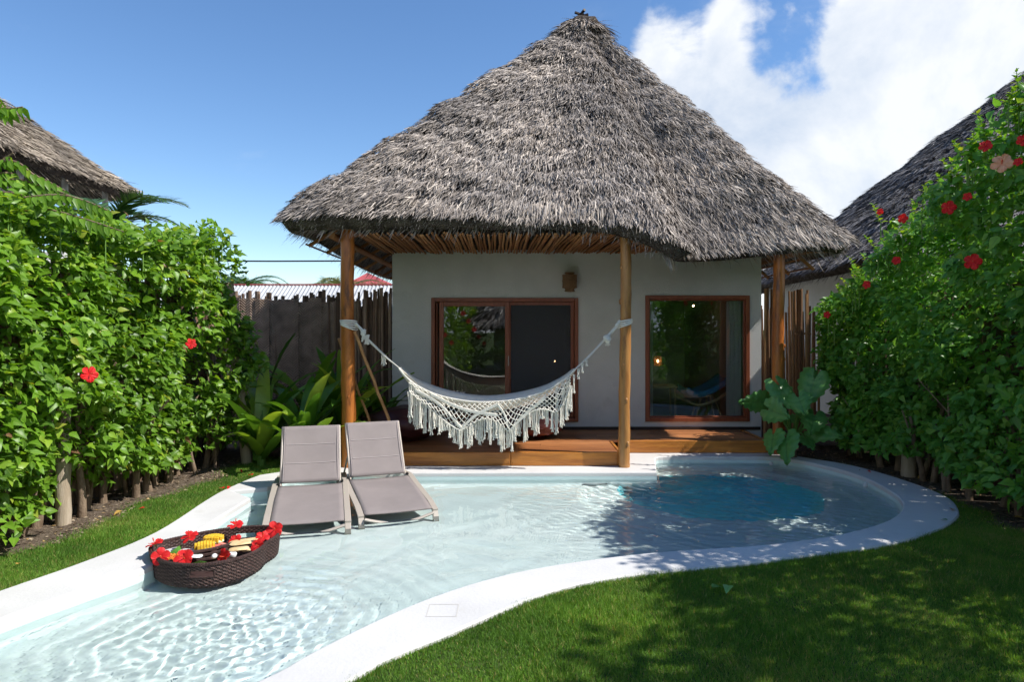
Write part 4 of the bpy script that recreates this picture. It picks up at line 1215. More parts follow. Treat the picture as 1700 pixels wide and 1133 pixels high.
mb = MB(); sheet(mb, [[ctr.lerp(p, .975) for p in RS]], WZ + .035); mb.build('tray_floor', M['wicker'], tray)
dv = [G(300, 921, RZ - .02), G(350, 913, RZ - .02), G(390, 902, RZ - .02), G(432, 893, RZ - .02)]
mb = MB(); mb.tube(dv, .014, 6); mb.tube([p - Vector((0, 0, .035)) for p in dv], .014, 6); mb.tube([p - Vector((0, 0, .07)) for p in dv], .014, 6); mb.build('divider', M['wicker'], tray)

# hibiscus blossoms
def petal_mesh(sc_, cup, rn):
    vs = []; fs = []; nu, nv = 5, 4
    for j in range(nv + 1):
        f = j / nv; w = .04 + .40 * math.sin(PI * min(f * .64 + .02, 1)) ** 1.6 * (1 if f < .9 else .74)
        for i in range(nu + 1):
            g = i / nu * 2 - 1
            vs.append((f * sc_ * (1 - .08 * abs(g) ** 2 * f), g * w * sc_, sc_ * (cup * f - .35 * f * f * cup * 2.2 + .09 * math.sin(g * 7 + rn) * f + .12 * g * f)))
    for j in range(nv):
        for i in range(nu): fs.append((j * (nu + 1) + i, (j + 1) * (nu + 1) + i, (j + 1) * (nu + 1) + i + 1, j * (nu + 1) + i + 1))
    return vs, fs
PETALS = []
for k in range(3):
    v_, f_ = petal_mesh(1.0, .45 + .12 * k, k * 2.0)
    me = bpy.data.meshes.new('petal'); me.from_pydata(v_, [], f_); me.polygons.foreach_set('use_smooth', [True] * len(f_)); me.materials.append(M['red']); PETALS.append(me)
mb_ = MB(); mb_.tube([(0, 0, 0), (.05, 0, .45), (.12, .03, .85)], .045, 6)
for k in range(10):
    a_ = k * 2.4; z_ = .5 + .035 * k; mb_.blob((.07 + .07 * math.cos(a_), .07 * math.sin(a_), z_), (.03, .03, .03), 5, 3)
me_st = bpy.data.meshes.new('stamen'); me_st.from_pydata(mb_.v, [], mb_.f); me_st.materials.append(M['stamen'])
mb_ = MB(); mb_.tube([(0, 0, .02), (0, 0, -.35)], .07, 6); mb_.blob((0, 0, -.08), (.10, .10, .16), 7, 4)
me_cal = bpy.data.meshes.new('calyx'); me_cal.from_pydata(mb_.v, [], mb_.f); me_cal.materials.append(M['stem'])
rf = random.Random(77)
def blossom(p, size, tiltv, label):
    t = thing('hibiscus_flower', p, label, 'flower', 'hibiscus flowers on the floating tray')
    q = Vector(tiltv).normalized().to_track_quat('Z', 'Y')
    a0 = rf.uniform(0, 6.28)
    for k in range(5):
        o = bpy.data.objects.new('petal', PETALS[k % 3]); COL.objects.link(o); o.parent = t
        o.rotation_mode = 'QUATERNION'; o.rotation_quaternion = q @ Euler((rf.uniform(-.15, .15), rf.uniform(-.18, .12), a0 + k * 2 * PI / 5)).to_quaternion(); o.scale = (size,) * 3
    for nm, me in (('stamen', me_st), ('calyx', me_cal)):
        o = bpy.data.objects.new(nm, me); COL.objects.link(o); o.parent = t
        o.rotation_mode = 'QUATERNION'; o.rotation_quaternion = q; o.scale = (size * 1.05,) * 3
for (px, py, z_, s_, tv, lb) in (
    (258, 905, .10, .062, (-.3, -.1, 1), 'red hibiscus flower on the left tip of the tray rim, standing up sideways'),
    (267, 925, .07, .062, (.3, -.9, .35), 'red hibiscus flower facing out over the front left corner of the tray rim'),
    (306, 928, .065, .068, (0, -.8, .6), 'red hibiscus flower on the front rim just left of the open handle'),
    (315, 893, .10, .062, (-.1, -.5, 1), 'red hibiscus flower on the back rim nearest the green leaf'),
    (391, 873, .12, .062, (0, -.15, 1), 'red hibiscus flower standing upright on the back rim beside the rear handle'),
    (391, 898, .045, .050, (0, -.7, .8), 'small red hibiscus flower lying inside the tray beside the mango'),
    (373, 925, .05, .058, (-.4, -.8, .3), 'red hibiscus flower drooping over the front rim right of the open handle'),
    (436, 893, .085, .052, (.2, -.5, .9), 'red hibiscus flower above the boiled egg near the tray waist'),
    (429, 907, .05, .055, (-.1, -.8, .4), 'red hibiscus flower lying under the boiled egg at the tray waist'),
    (456, 880, .09, .066, (.15, -.85, .4), 'large red hibiscus flower on the right end of the tray by the lounger')):
    blossom(G(px, py, z_ + .01), s_ * 1.12, tv, lb)
# food
def food(name, m, mbld, label, cat): return tag(mbld.build(name, M[m], smooth=True), label, cat)
FZ_ = WZ + .045
TB = .0
def grid_mango(p, rz, name, label):
    t = thing(name, p, label, 'fruit'); R = Matrix.Rotation(rz, 3, 'Z')
    mb = MB(); mb.blob(p, (.085, .058, .028), 16, 8); mb.build('skin', M['rind'], t, smooth=True)
    for i in range(-3, 4):
        for j in range(-2, 3):
            if (i / 3.4) ** 2 + (j / 2.6) ** 2 > 1: continue
            h = .038 * (1 - (i / 4.5) ** 2 - (j / 3.5) ** 2)
            c_ = Vector(p) + R @ Vector((i * .022, j * .022, .012 + h / 2))
            MB().box(c_, (.019, .019, .040 + h * .3), rz=rz + i * .06).build('mango_cube', M['mango'], t, bevel=.003)
grid_mango(G(355, 899, .055), .1, 'mango_half', 'scored yellow mango half fanned out in the middle of the tray')
grid_mango(G(340, 911, .045), .4, 'mango_half', 'smaller curled yellow mango piece in front of the fanned mango half')
for k in range(3):
    p = G(350 + k * 9, 912 - k * 3, .045)
    mb = MB(); mb.tube([p + Vector((-.05, -.02, 0)), p + Vector((0, 0, .012)), p + Vector((.05, .02, 0))], [.006, .016, .006], 8, flat=.8)
    tag(mb.build('watermelon_slice', M['melon'], smooth=True), ['pink watermelon slice at the left of the row below the mango', 'pink watermelon slice in the middle of the row below the mango', 'pink watermelon slice at the right of the row below the mango'][k], 'fruit')
def disc(p, r1, r2, h, rz, name, m, label, cat):
    mb = MB(); n_ = 20; R = Matrix.Rotation(rz, 3, 'Z'); vs = []
    for z_, f in ((-h, .85), (0, 1), (h * .6, .93), (h, .6)):
        for i in range(n_):
            a_ = 2 * PI * i / n_; vs.append(Vector(p) + R @ Vector((r1 * f * math.cos(a_), r2 * f * math.sin(a_), z_ + .004 * math.sin(a_ * 3))))
    fs = [(j * n_ + i, j * n_ + (i + 1) % n_, (j + 1) * n_ + (i + 1) % n_, (j + 1) * n_ + i) for j in range(3) for i in range(n_)] + [tuple(3 * n_ + i for i in range(n_)), tuple(range(n_ - 1, -1, -1))]
    mb.add(vs, fs); tag(mb.build(name, M[m], smooth=True), label, cat)
disc(G(407, 900, .05), .13, .085, .012, .5, 'pancake', 'bread', 'big pale golden pancake at the right side of the tray', 'pancake')
disc(G(397, 912, .045), .08, .05, .01, .4, 'pancake', 'bread', 'folded small pancake behind the front rim of the tray', 'pancake')
disc(G(412, 913, .03), .05, .035, .01, .2, 'flatbread', 'bread', 'toasted flatbread piece between the small pancake and the egg', 'bread')
disc(G(315, 915, .03), .085, .055, .006, 0, 'plate', 'ceramic', 'white oval plate left of the mango in the tray', 'plate')
disc(G(322, 924, .03), .07, .045, .006, 0, 'plate', 'ceramic', 'white saucer beside the carrot shreds in the tray', 'plate')
disc(G(340, 941, .0) + Vector((.02, .09, -.03)), .05, .035, .02, .2, 'bread_roll', 'bread', 'cream bread roll seen through the front handle opening of the tray', 'bread')
disc(G(386, 921, .03), .035, .03, .014, 0, 'bowl', 'ceramic', 'small white bowl against the front rim of the tray', 'bowl')
food('egg', 'ceramic', MB().blob(G(426, 906, .055), (.024, .022, .032), 12, 8), 'white boiled egg standing at the tray waist among red flowers', 'egg')
food('egg', 'ceramic', MB().blob(G(356, 924, .03), (.022, .03, .02), 12, 8), 'white boiled egg lying behind the front handle of the tray', 'egg')
for i, (px, py, lb) in enumerate(((345, 921, 'dark cup behind the front handle of the tray'), (366, 915, 'dark cup in the middle of the tray before the watermelon'))):
    p = G(px, py, .0); mb = MB(); mb.lathe(p, [(.022, -.02), (.032, .04), (.027, .04), (.02, .0)], 14); tag(mb.build('cup', M['coffee'], smooth=True), lb, 'cup')
mb = MB(); rr = random.Random(9)
for k in range(60):
    p = G(285 + rr.uniform(-14, 16), 925 + rr.uniform(-5, 5), .02); d_ = Vector((rr.uniform(-1, 1), rr.uniform(-1, 1), rr.uniform(-.1, .3))) * .025
    mb.tube([p - d_, p + d_], .0035, 4)
tag(mb.build('carrot_shreds', M['carrot']), 'heap of orange carrot shreds inside the left end of the tray', 'food', kind='stuff')
for (px, py, px2, py2, w, lb) in ((288, 920, 300, 906, .045, 'green banana leaf tip standing up inside the left end of the tray'), (322, 937, 342, 934, .03, 'green leaf strip seen through the front handle of the tray'), (326, 921, 334, 915, .02, 'small folded green leaf beside the dark cup in the tray')):
    a = G(px, py, .02); b_ = G(px2, py2, .05); s_ = Vector((w, 0, 0))
    MB().add([a - s_, a + s_, b_ + s_ * .3, b_ - s_ * .1, (a + b_) / 2 + Vector((0, 0, .02))], [(0, 1, 4), (1, 2, 4), (2, 3, 4), (3, 0, 4)]).build('leaf_garnish', M['banana_leaf'])
    tag(bpy.context.scene.objects[-1] if False else COL.objects[-1], lb, 'leaf')
# ================================================================== PLANTS
def strap_leaf(parent, base, az_, length, width, rise, droop, m, rnd, name='leaf', fold=.25):
    n = 9; vs = []; pts = []
    d = Vector((math.cos(az_), math.sin(az_), 0)); s = Vector((-d.y, d.x, 0))
    p = Vector(base); an = rise; ed = []
    for i in range(n + 1):
        f = i / n
        w = width * (math.sin(PI * min(f * .82 + .16, 1)) ** .8) * (1 if f < .98 else .15)
        tg = d * math.cos(an) + Vector((0, 0, math.sin(an)))
        up = tg.cross(s); up = -up if up.z < 0 else up
        wav = .025 * math.sin(f * 9 + rnd * 20) * width / .1
        vs += [p - s * w / 2 + up * (fold * w * .5 + wav * .3), p, p + s * w / 2 + up * (fold * w * .5 - wav * .3)]
        p = p + tg * length / n; an -= droop / n * (0.4 + 1.2 * f)
    fs = []
    for i in range(n):
        a = i * 3; fs += [(a, a + 1, a + 4, a + 3), (a + 1, a + 2, a + 5, a + 4)]
    return MB().add(vs, fs, rnd).build(name, M[m], parent, smooth=True)
rr = random.Random(31)
def lily(c, n, ln, label, seed, wd=.20):
    r_ = random.Random(seed)
    t = thing('broad_leaf_lily', (c[0], c[1], GZ), label, 'plant', 'broad strap leaved lilies by the left post')
    mb = MB(); mb.tube([(c[0], c[1], GZ), (c[0], c[1], .25)], [.06, .045], 8); mb.build('stem', M['stem'], t)
    for k in range(n):
        f = k / n
        strap_leaf(t, (c[0] + r_.uniform(-.04, .04), c[1] + r_.uniform(-.04, .04), .02 + .22 * (1 - f)), k * 2.4 + r_.uniform(-.3, .3), ln * r_.uniform(.75, 1.1), wd * r_.uniform(.8, 1.2), math.radians(r_.uniform(48, 84) if f < .6 else r_.uniform(28, 55)), r_.uniform(.5, 1.7), 'lily', min(1, max(0, r_.gauss(.5, .28))), fold=.3)
lily((-2.80, 9.22), 20, 1.25, 'large green lily clump behind the left lounger, nearest the pool', 1)
lily((-3.42, 9.32), 20, 1.35, 'large green lily clump beside the leaning timber post at the hedge end', 2)
lily((-2.50, 10.2), 20, 1.5, 'green lily clump in front of the stick fence behind the left log post', 3)
lily((-3.0, 10.35), 20, 1.65, 'tall dark lily clump against the woven mat fence', 4)
lily((-3.75, 10.1), 16, 1.5, 'dark lily clump at the foot of the woven fence behind the hedge end', 5)
lily((-2.1, 10.95), 12, 1.05, 'shaded lily clump in the corner between fence and hut wall', 6, .16)

# elephant ear
ear = thing('elephant_ear_plant', (4.02, 9.75, GZ), 'dark green elephant ear plant at the pool edge before the right post', 'plant')
def ear_leaf(tip, base, width, sag=.06, roll=0.0):
    """heart blade: base = where the stalk joins, tip = point"""
    tip, base = Vector(tip), Vector(base); ax = tip - base; L_ = ax.length; ax.normalize()
    toCam = (Vector((0.6, 0, 2.4)) - base).normalized()
    nn = (toCam - ax * toCam.dot(ax)).normalized(); s = ax.cross(nn)
    nn = (nn * math.cos(roll) + s * math.sin(roll)); s = ax.cross(nn)
    prof = [(-.30, .16, .44), (-.22, .10, .62), (-.05, .0, .76), (.15, 0, .78), (.35, 0, .68), (.55, 0, .50), (.75, 0, .29), (.9, 0, .13), (1, 0, .0)]
    me_v = []; me_e = []; fs = []
    for (u, inn, w) in prof:
        for sgn in (-1, 1):
            pass
    rows_ = []; GG = [(-1 + i / 8) for i in range(17)]; ed = []
    pu = [q[0] for q in prof]; pw = [q[2] for q in prof]
    for u in np.linspace(-.30, 1.0, 27):
        u = float(u); w = float(np.interp(u, pu, pw)) * (1 + .03 * math.sin(u * 40))
        row = []
        for g in GG:
            lat = abs(((u - abs(g) * .42) * 7.0) % 1.0 - .5) * 2
            ed.append(min(abs(g) * 1.3, (1 - lat) * .9 + .03))
            ww = w * width * .52
            uu = u + (.16 * (1 - abs(g)) if u < 0 else 0) * (1 if abs(g) < .3 else .3)
            if u < 0 and abs(g) < .2: uu = max(uu, 0.0)
            z = -sag * (u ** 2) * .8 - .10 * abs(g) ** 1.5 * w + .05 * math.sin(abs(g) * 3.1) + .012 * math.sin(u * 22 + abs(g) * 3)
            rim = .014 * math.sin(u * 26 + g * 3) * (abs(g) > .9); z += .022 * math.cos(lat * PI) * (abs(g) > .1)
            row.append(base + ax * uu * L_ + s * g * (ww + rim) + nn * z * L_ * .8)
        rows_.append(row)
    vs = [p for r_ in rows_ for p in r_]; C = 17
    for j in range(len(rows_) - 1):
        for i in range(C - 1): fs.append((j * C + i, j * C + i + 1, (j + 1) * C + i + 1, (j + 1) * C + i))
    mb = MB(); mb.add(vs, fs); o = mb.build('leaf', M['ear'], ear, smooth=True)
    a = o.data.attributes.new('edge', 'FLOAT', 'POINT'); a.data.foreach_set('value', ed)
    root = Vector((4.02 + rr.uniform(-.04, .04), 9.75 + rr.uniform(-.03, .03), .22)); mid = root.lerp(base, .55) + Vector((0, 0, .10))
    mb = MB(); mb.tube(catmull([root, mid, base], n=5), [.022 - .0011 * i for i in range(11)], 7); mb.build('stalk', M['stem'], ear, smooth=True)
mb = MB(); mb.tube([(4.02, 9.75, -.04), (4.0, 9.74, .12), (4.03, 9.75, .30)], [.055, .06, .045], 10); mb.build('stem', M['trunk'], ear, smooth=True)
def A2(px, py, Y): return AT(px, py, Y)
for (tx, ty_, ty2, bx, by_, Yb, w, sg) in (
    (1330, 688, 9.35, 1292, 640, 9.6, .50, .10), (1335, 680, 9.55, 1352, 628, 9.65, .52, .06), (1226, 668, 9.5, 1268, 668, 9.7, .42, .05), (1312, 696, 9.3, 1276, 680, 9.5, .46, .08), (1345, 722, 9.3, 1352, 690, 9.6, .46, .05),
    (1278, 757, 9.35, 1284, 722, 9.5, .42, .05), (1306, 773, 9.15, 1305, 728, 9.4, .46, .05), (1400, 726, 9.3, 1350, 716, 9.6, .36, .12), (1352, 748, 9.4, 1338, 728, 9.6, .26, .05), (1338, 690, 9.2, 1325, 660, 9.4, .40, .10), (1352, 655, 9.9, 1345, 620, 10.0, .28, .05), (1300, 705, 9.9, 1310, 690, 9.9, .4, .05)):
    ear_leaf(A2(tx, ty_, ty2), A2(bx, by_, Yb), w, sg, rr.uniform(-.7, .7))

# ------------------------------------------------------------------ hedges
def leaf_variants(m, n=10):
    out = []
    for k in range(n):
        TV, TF, TE = LEAF
        rv = random.Random(k)
        V = [(v[0], v[1] * rv.uniform(.85, 1.1), v[2] * rv.uniform(.4, 1.8)) for v in TV]
        out.append(np_mesh('leaf', V, TF, rnd=np.full(len(V), min(1, max(0, rv.gauss(.55, .25)))), edge=TE)); out[-1].materials.append(m)
    return out
def hedge(name, label, facef, side, y0, y1, zb, zt, n, mname, seed, nparts=300, leaf=(.065, .105), group=None, thick=.95, cat='hedge', big=None, camd=True, extra=None, density_pow=0.0):
    """facef(y, z) -> x of the visible face; side=+1: the face looks towards +x"""
    r = np.random.default_rng(seed)
    root = thing(name, (float(facef(np.array([(y0 + y1) / 2]), np.array([1.0]))[0]) - side * .4, (y0 + y1) / 2, GZ), label, cat, group)
    o0 = np.array(root.location)
    y = y0 + (y1 - y0) * r.random(n) ** (1.0 + density_pow); ztop = zt(y); zbot = zb(y)
    f = r.random(n) ** .9; z = zbot + (ztop - zbot) * f
    P0 = np.stack([np.zeros(n), y, z], 1)
    bulge = .24 * sines(P0 * np.array([1, 1, 1.1]), 2.8, seed, 3) + .14 * sines(P0, 8, seed + 1, 2)
    gap = np.clip((-.30 - sines(P0 * np.array([1, 1, .8]), 5.2, seed + 7, 3)) * 4, 0, 1) * .34
    depth = np.abs(r.normal(0, .13, n)) + (r.random(n) > .72) * r.random(n) * thick * .8 + gap
    # the hedge narrows at the bottom and rounds over at the top and at its far end
    roundt = np.clip((f - .86) / .14, 0, 1) ** 2 * .30
    x = facef(y, z) - side * (depth + roundt) + side * bulge
    top = r.random(n) < .16
    x[top] = facef(y[top], ztop[top]) - side * r.random(top.sum()) * thick
    z[top] = ztop[top] + .10 * sines(P0[top] * 1.0, 6, seed + 3, 3) + r.normal(0, .07, top.sum())
    endc = np.clip(1 - (y1 - y) / .35, 0, 1); x -= side * endc ** 2 * .3 * r.random(n)
    pos = np.stack([x, y, z], 1)
    out_ = np.stack([np.full(n, side * 1.0), r.normal(-.15, .5, n), r.normal(.0, .4, n)], 1)
    out_[top] = np.stack([r.normal(side * .2, .6, top.sum()), r.normal(-.1, .6, top.sum()), r.random(top.sum()) * 1.1 + .1], 1)
    dr = unit(out_) * .62 + np.stack([r.normal(0, .5, n), r.normal(0, .5, n), r.normal(-.22, .42, n)], 1)
    nn = np.stack([side * r.uniform(.1, 1.1, n), r.normal(-.25, .42, n), r.uniform(.25, 1.1, n)], 1)
    ln = r.uniform(leaf[0], leaf[1], n) * np.where(r.random(n) > .85, 1.25, 1.0)
    new = np.clip((f - .75) * .6, 0, .2)
    rnd = np.clip(r.normal(.48, .20, n) + new - .5 * np.clip(depth - .2, 0, .6) * 0, 0, .95)
    sp = r.random(n); rnd[sp > .985] = .965; rnd[sp > .994] = 1.0
    # largest in the picture: nearest and outermost
    if nparts:
        px = x / np.maximum(y, .1)
        score = ln / np.maximum(y, .5) * (depth < .10) * (y > 1.5) * (np.abs(px) < .76)
        pick = np.argsort(-score)[:nparts]
    else: pick = np.zeros(0, int)
    rest = np.ones(n, bool); rest[pick] = False
    me = scatter_mesh('foliage', LEAF, pos[rest], dr[rest], nn[rest], ln[rest], ln[rest] * 1.0, rnd[rest], o0)
    me.polygons.foreach_set('use_smooth', np.ones(len(me.polygons), bool))
    tag(link_mesh('foliage', me, M[mname], root), kind='stuff')
    vr = leaf_variants(M[mname])
    for i in pick:
        X = Vector(dr[i]).normalized(); Nn = Vector(nn[i]); Yv = Nn.cross(X).normalized(); Zv = X.cross(Yv)
        o = bpy.data.objects.new('leaf', vr[i % len(vr)]); COL.objects.link(o); o.parent = root
        o.matrix_local = Matrix.Translation(Vector(pos[i]) - root.location) @ Matrix((X, Yv, Zv)).transposed().to_4x4() @ Matrix.Scale(float(ln[i]), 4)
    return root
def stems(root, facef, side, y0, y1, n, h, seed, rad=(.018, .04), off=.33, m='trunk', zmax=None):
    r_ = random.Random(seed)
    for k in range(n):
        y = y0 + (y1 - y0) * (k + r_.random() * .9) / n
        x = float(facef(np.array([y]), np.array([.3]))[0]) - side * (off + r_.uniform(-.08, .25)); rd = r_.uniform(*rad); hh = h * r_.uniform(.7, 1.1)
        pts = [(x, y, GZ - .02)]; dx, dy = r_.uniform(-.08, .08), r_.uniform(-.08, .08)
        for i in range(1, 6): pts.append((x + dx * i * .8 + .015 * math.sin(i * 2 + k) + side * .015 * i, y + dy * i * .8, GZ + hh * i / 5))
        mb = MB(); mb.tube(pts, [rd * (1.25, 1.0, .9, .8, .65, .5)[i] for i in range(6)], 8)
        for q in range(2):
            i = r_.randint(2, 4); p = Vector(pts[i]); mb.tube([p, p + Vector((side * r_.uniform(.1, .3), r_.uniform(-.25, .25), r_.uniform(.2, .5)))], [rd * .5, rd * .25], 6)
        mb.build('trunk', M[m], root, smooth=True)
# left, sunlit
FL = lambda y, z: -3.99 + .115 * (y - 6) + .10 * np.clip(z - 1, -1, 2) * .0 - .12 * np.clip(.9 - z, 0, 1)
ztl = lambda y: np.interp(y, [2, 4, 5.5, 6.6, 7.6, 8.3, 8.8, 9.2, 9.5, 9.8], [2.85, 2.85, 2.84, 2.80, 2.78, 2.80, 3.05, 2.75, 2.45, 2.2])
zbl = lambda y: np.interp(y, [2, 5.2, 6.2, 7, 8, 9, 9.8], [.02, .05, .20, .26, .22, .28, .4])
hl = hedge('hibiscus_hedge', 'sunlit bright green hibiscus hedge along the left lawn, thin bare trunks below', FL, 1, 2.6, 9.5, zbl, ztl, 27000, 'hedge_leaf', 41, 290, leaf=(.062, .118))
stems(hl, FL, 1, 4.6, 9.6, 42, 1.3, 5)
# right, in shade
FR = lambda y, z: 4.58 + .04 * np.sin(y * 1.7) + .10 * np.clip(.9 - z, 0, 1) - .16 * np.clip((z - 1.2) / 1.5, 0, 1.2) + np.clip(y - 9.6, 0, 1) * .1
ztr = lambda y: np.interp(y, [1, 4.5, 6.0, 6.8, 7.4, 8.0, 8.7, 9.3, 9.9, 10.4], [3.9, 3.9, 3.85, 3.40, 3.05, 2.94, 2.55, 2.25, 2.12, 1.92])
zbr = lambda y: np.interp(y, [1, 5, 7, 8.5, 10.4], [.2, .2, .30, .26, .12])
hr = hedge('hibiscus_hedge', 'tall dark green hibiscus hedge in shade along the right lawn, red flowers near its top', FR, -1, 2.2, 10.4, zbr, ztr, 34000, 'dark_leaf', 43, 290, thick=.9, leaf=(.062, .112))
stems(hr, FR, -1, 5.2, 10.4, 30, 1.1, 6, off=.38)
# light shoots along the right hedge top
def shoots(root, spots, seed, m='hedge_leaf'):
    r = np.random.default_rng(seed); Ps = []; D = []; NN = []; Ln = []
    mb = MB()
    for (p, h, lean) in spots:
        p = Vector(p); q = p + Vector((lean[0], lean[1], h)); mb.tube([p - Vector((0, 0, .25)), p, q], [.008, .006, .003], 5)
        k = int(h / .022) + 5
        for i in range(k):
            f = i / k; c = p.lerp(q, f) ; a_ = i * 2.4
            Ps.append(c); D.append((math.cos(a_), math.sin(a_), .35 + .5 * f)); NN.append((-.3 * math.cos(a_) + r.normal(0, .2), -.3 * math.sin(a_) + r.normal(0, .2), 1)); Ln.append(r.uniform(.05, .095) * (1 - .35 * f))
    tag(mb.build('shoot_stem', M['stem'], root), kind='stuff')
    n = len(Ps); Ln = np.array(Ln)
    me = scatter_mesh('shoot_leaves', LEAF, np.array([tuple(p) for p in Ps]), np.array(D), np.array(NN), Ln, Ln, np.clip(r.normal(.72, .18, n), 0, .95), np.array(root.location))
    tag(link_mesh('shoot_leaves', me, M[m], root), kind='stuff')
rs = random.Random(13)
sp = []
for k in range(46):
    y = rs.uniform(5.6, 9.9); zt_1 = float(ztr(np.array([y]))[0]); x = float(FR(np.array([y]), np.array([zt_1]))[0]) + rs.uniform(-.05, .6)
    sp.append(((x, y, zt_1 - .05), rs.uniform(.12, .38), (rs.uniform(-.16, .06), rs.uniform(-.1, .1))))
for px, py, Y in ((1690, 180, 6.3), (1618, 235, 6.7), (1590, 275, 6.9), (1462, 345, 8.5), (1427, 430, 9.2), (1375, 505, 9.7), (1385, 520, 9.7), (1560, 300, 7.1), (1475, 400, 8.3), (1445, 425, 8.9), (1520, 340, 7.9), (1655, 225, 6.5)):
    sp.append((AT(px, py + 25, Y), .24, (rs.uniform(-.12, .0), rs.uniform(-.1, .1))))
shoots(hr, sp, 3)
sp = []
for k in range(30):
    y = rs.uniform(4.6, 9.3); z_ = float(ztl(np.array([y]))[0]); x = float(FL(np.array([y]), np.array([z_]))[0]) - rs.uniform(.0, .6)
    sp.append(((x, y, z_ - .08), rs.uniform(.08, .26), (rs.uniform(-.05, .14), rs.uniform(-.1, .1))))
for px, py, Y in ((335, 385, 8.7), (348, 395, 8.7), (290, 385, 8.4), (325, 405, 8.7), (265, 392, 8.1), (350, 420, 8.8)): sp.append((AT(px, py + 22, Y), .22, (rs.uniform(-.04, .08), 0)))
shoots(hl, sp, 4)
# blossoms in the hedges: one mesh each, parts of the hedge
def flower_mesh(m, k):
    V = []; F = []
    for q in range(5):
        v_, f_ = petal_mesh(1.0, .4 + .1 * k, q + k)
        a_ = q * 2 * PI / 5 + k; b = len(V)
        V += [(x * math.cos(a_) - y * math.sin(a_), x * math.sin(a_) + y * math.cos(a_), z) for x, y, z in v_]; F += [tuple(b + i for i in f) for f in f_]
    me = bpy.data.meshes.new('flower'); me.from_pydata(V, [], F); me.materials.append(m); return me
FM = [flower_mesh(M['red'], k) for k in range(3)]; FP = flower_mesh(M['peach'], 1)
def hflower(root, px, py, side, s=.062, m=None, dx=.10, Y=None, label=None):
    u = (px - CX) / FPX
    if Y is None:
        lo_, hi_ = 3.0, 11.0
        for _ in range(40):
            mid = (lo_ + hi_) / 2; z = CAMZ - (py - HY) / FPX * mid
            fx = float((FL if side > 0 else FR)(np.array([mid]), np.array([z]))[0]) + side * dx
            if abs(u) * mid < abs(fx): lo_ = mid
            else: hi_ = mid
        Y = (lo_ + hi_) / 2
    p = AT(px, py, Y)
    o = bpy.data.objects.new('flower', m or FM[rf.randint(0, 2)]); COL.objects.link(o); o.parent = root; o.location = p - root.location
    v = Vector((-p.x * .12 + side * .6 + rf.uniform(-.3, .3), -1, rf.uniform(-.1, .5)))
    o.rotation_mode = 'QUATERNION'; o.rotation_quaternion = v.normalized().to_track_quat('Z', 'Y'); o.scale = (s,) * 3
    s2 = bpy.data.objects.new('stamen', me_st); COL.objects.link(s2); s2.parent = o
    if label: o['label'] = label
for a in ((1461, 352), (1499, 363), (1575, 345), (1488, 433), (1439, 473), (1373, 523), (1606, 327), (1690, 269), (1698, 233)): hflower(hr, a[0], a[1], -1, (.036 + .004 * (a[0] % 5)) if a != (1575, 345) else .066, dx=.28)
hflower(hr, 1615, 435, -1, .075, dx=.25)
hflower(hr, 1663, 272, -1, .085, FP, dx=.25, label='peach pink hibiscus flower'); hflower(hr, 1636, 243, -1, .055, dx=.3)
hflower(hl, 148, 622, 1, .075, dx=.24); hflower(hl, 317, 571, 1, .062, dx=.22)
# timber posts at the hedges
tp = [(105, 872, 105, 640, .068, 'tall pale timber post standing in the left hedge'), (410, 770, 380, 470, .075, 'leaning grey timber post at the far end of the left hedge')]
for (bx, by_, tx, ty_, r_, lb) in tp:
    b_ = G(bx, by_, GZ); t_ = AT(tx, ty_, b_.y + .05); n_ = 10
    mb = MB(); mb.tube([b_.lerp(t_, i / n_) + Vector((.006 * math.sin(i * 1.7), 0, 0)) for i in range(n_ + 1)], [r_ * (1.0 - .012 * i) for i in range(n_ + 1)], 12)
    tag(mb.build('timber_post', M['timber'], smooth=True), lb, 'post')
b_ = G(1508, 792, GZ); MB().tube([b_, b_ + Vector((.02, 0, .9))], [.09, .07], 10).build('timber_post', M['timber'], smooth=True); tag(COL.objects[-1], 'short grey timber post at the foot of the right hedge', 'post')

# ================================================================== FENCES
def pole_fence(root, a, b_, n, zt_, rad, m, seed, jit=.10, zb_=GZ, name='pole', lean=.03):
    r_ = random.Random(seed)
    for i in range(n):
        f = (i + .5) / n; x = a[0] + (b_[0] - a[0]) * f + r_.uniform(-.01, .01); y = a[1] + (b_[1] - a[1]) * f + r_.uniform(-.025, .025)
        z = zt_(f) + r_.uniform(-jit, jit); rd = r_.uniform(*rad); l_ = r_.uniform(-lean, lean)
        MB().tube([(x, y, zb_), (x + l_ * .4 + .01 * math.sin(i), y, zb_ + (z - zb_) * .5), (x + l_, y, z)], [rd, rd * .95, rd * .85], 7, r=r_.random()).build(name, M[m], root, smooth=True)
fn = thing('palm_mat_fence', (-3.3, 11.3, GZ), 'dark fence of woven palm mats over upright poles behind the lilies', 'fence')
r_ = random.Random(2)
xa = -4.75; k = 0
while xa < -2.98:
    w = r_.uniform(.17, .27); ya = 11.25 + (xa + 4.7) * .0; zt2 = 2.31 + r_.uniform(-.04, .04)
    MB().box((xa + w / 2, ya + .022 * (k % 2) + r_.uniform(-.008, .008), (zt2 + GZ) / 2), (w + .012, .014, zt2 - GZ), rz=r_.uniform(-.09, .09)).build('woven_panel', M['mat_woven'], fn, bevel=.004)
    xa += w; k += 1
pole_fence(fn, (-4.75, 11.32), (-2.98, 11.32), 44, lambda f: 2.37 + .04 * math.sin(f * 8), (.024, .037), 'pole', 3, .07)
fn2 = thing('stick_fence', (-2.4, 11.3, GZ), 'dark fence of upright sticks between the woven mats and the hut', 'fence')
pole_fence(fn2, (-3.0, 11.28), (-1.99, 11.30), 44, lambda f: 2.33 + .12 * f, (.019, .030), 'pole', 4, .10)
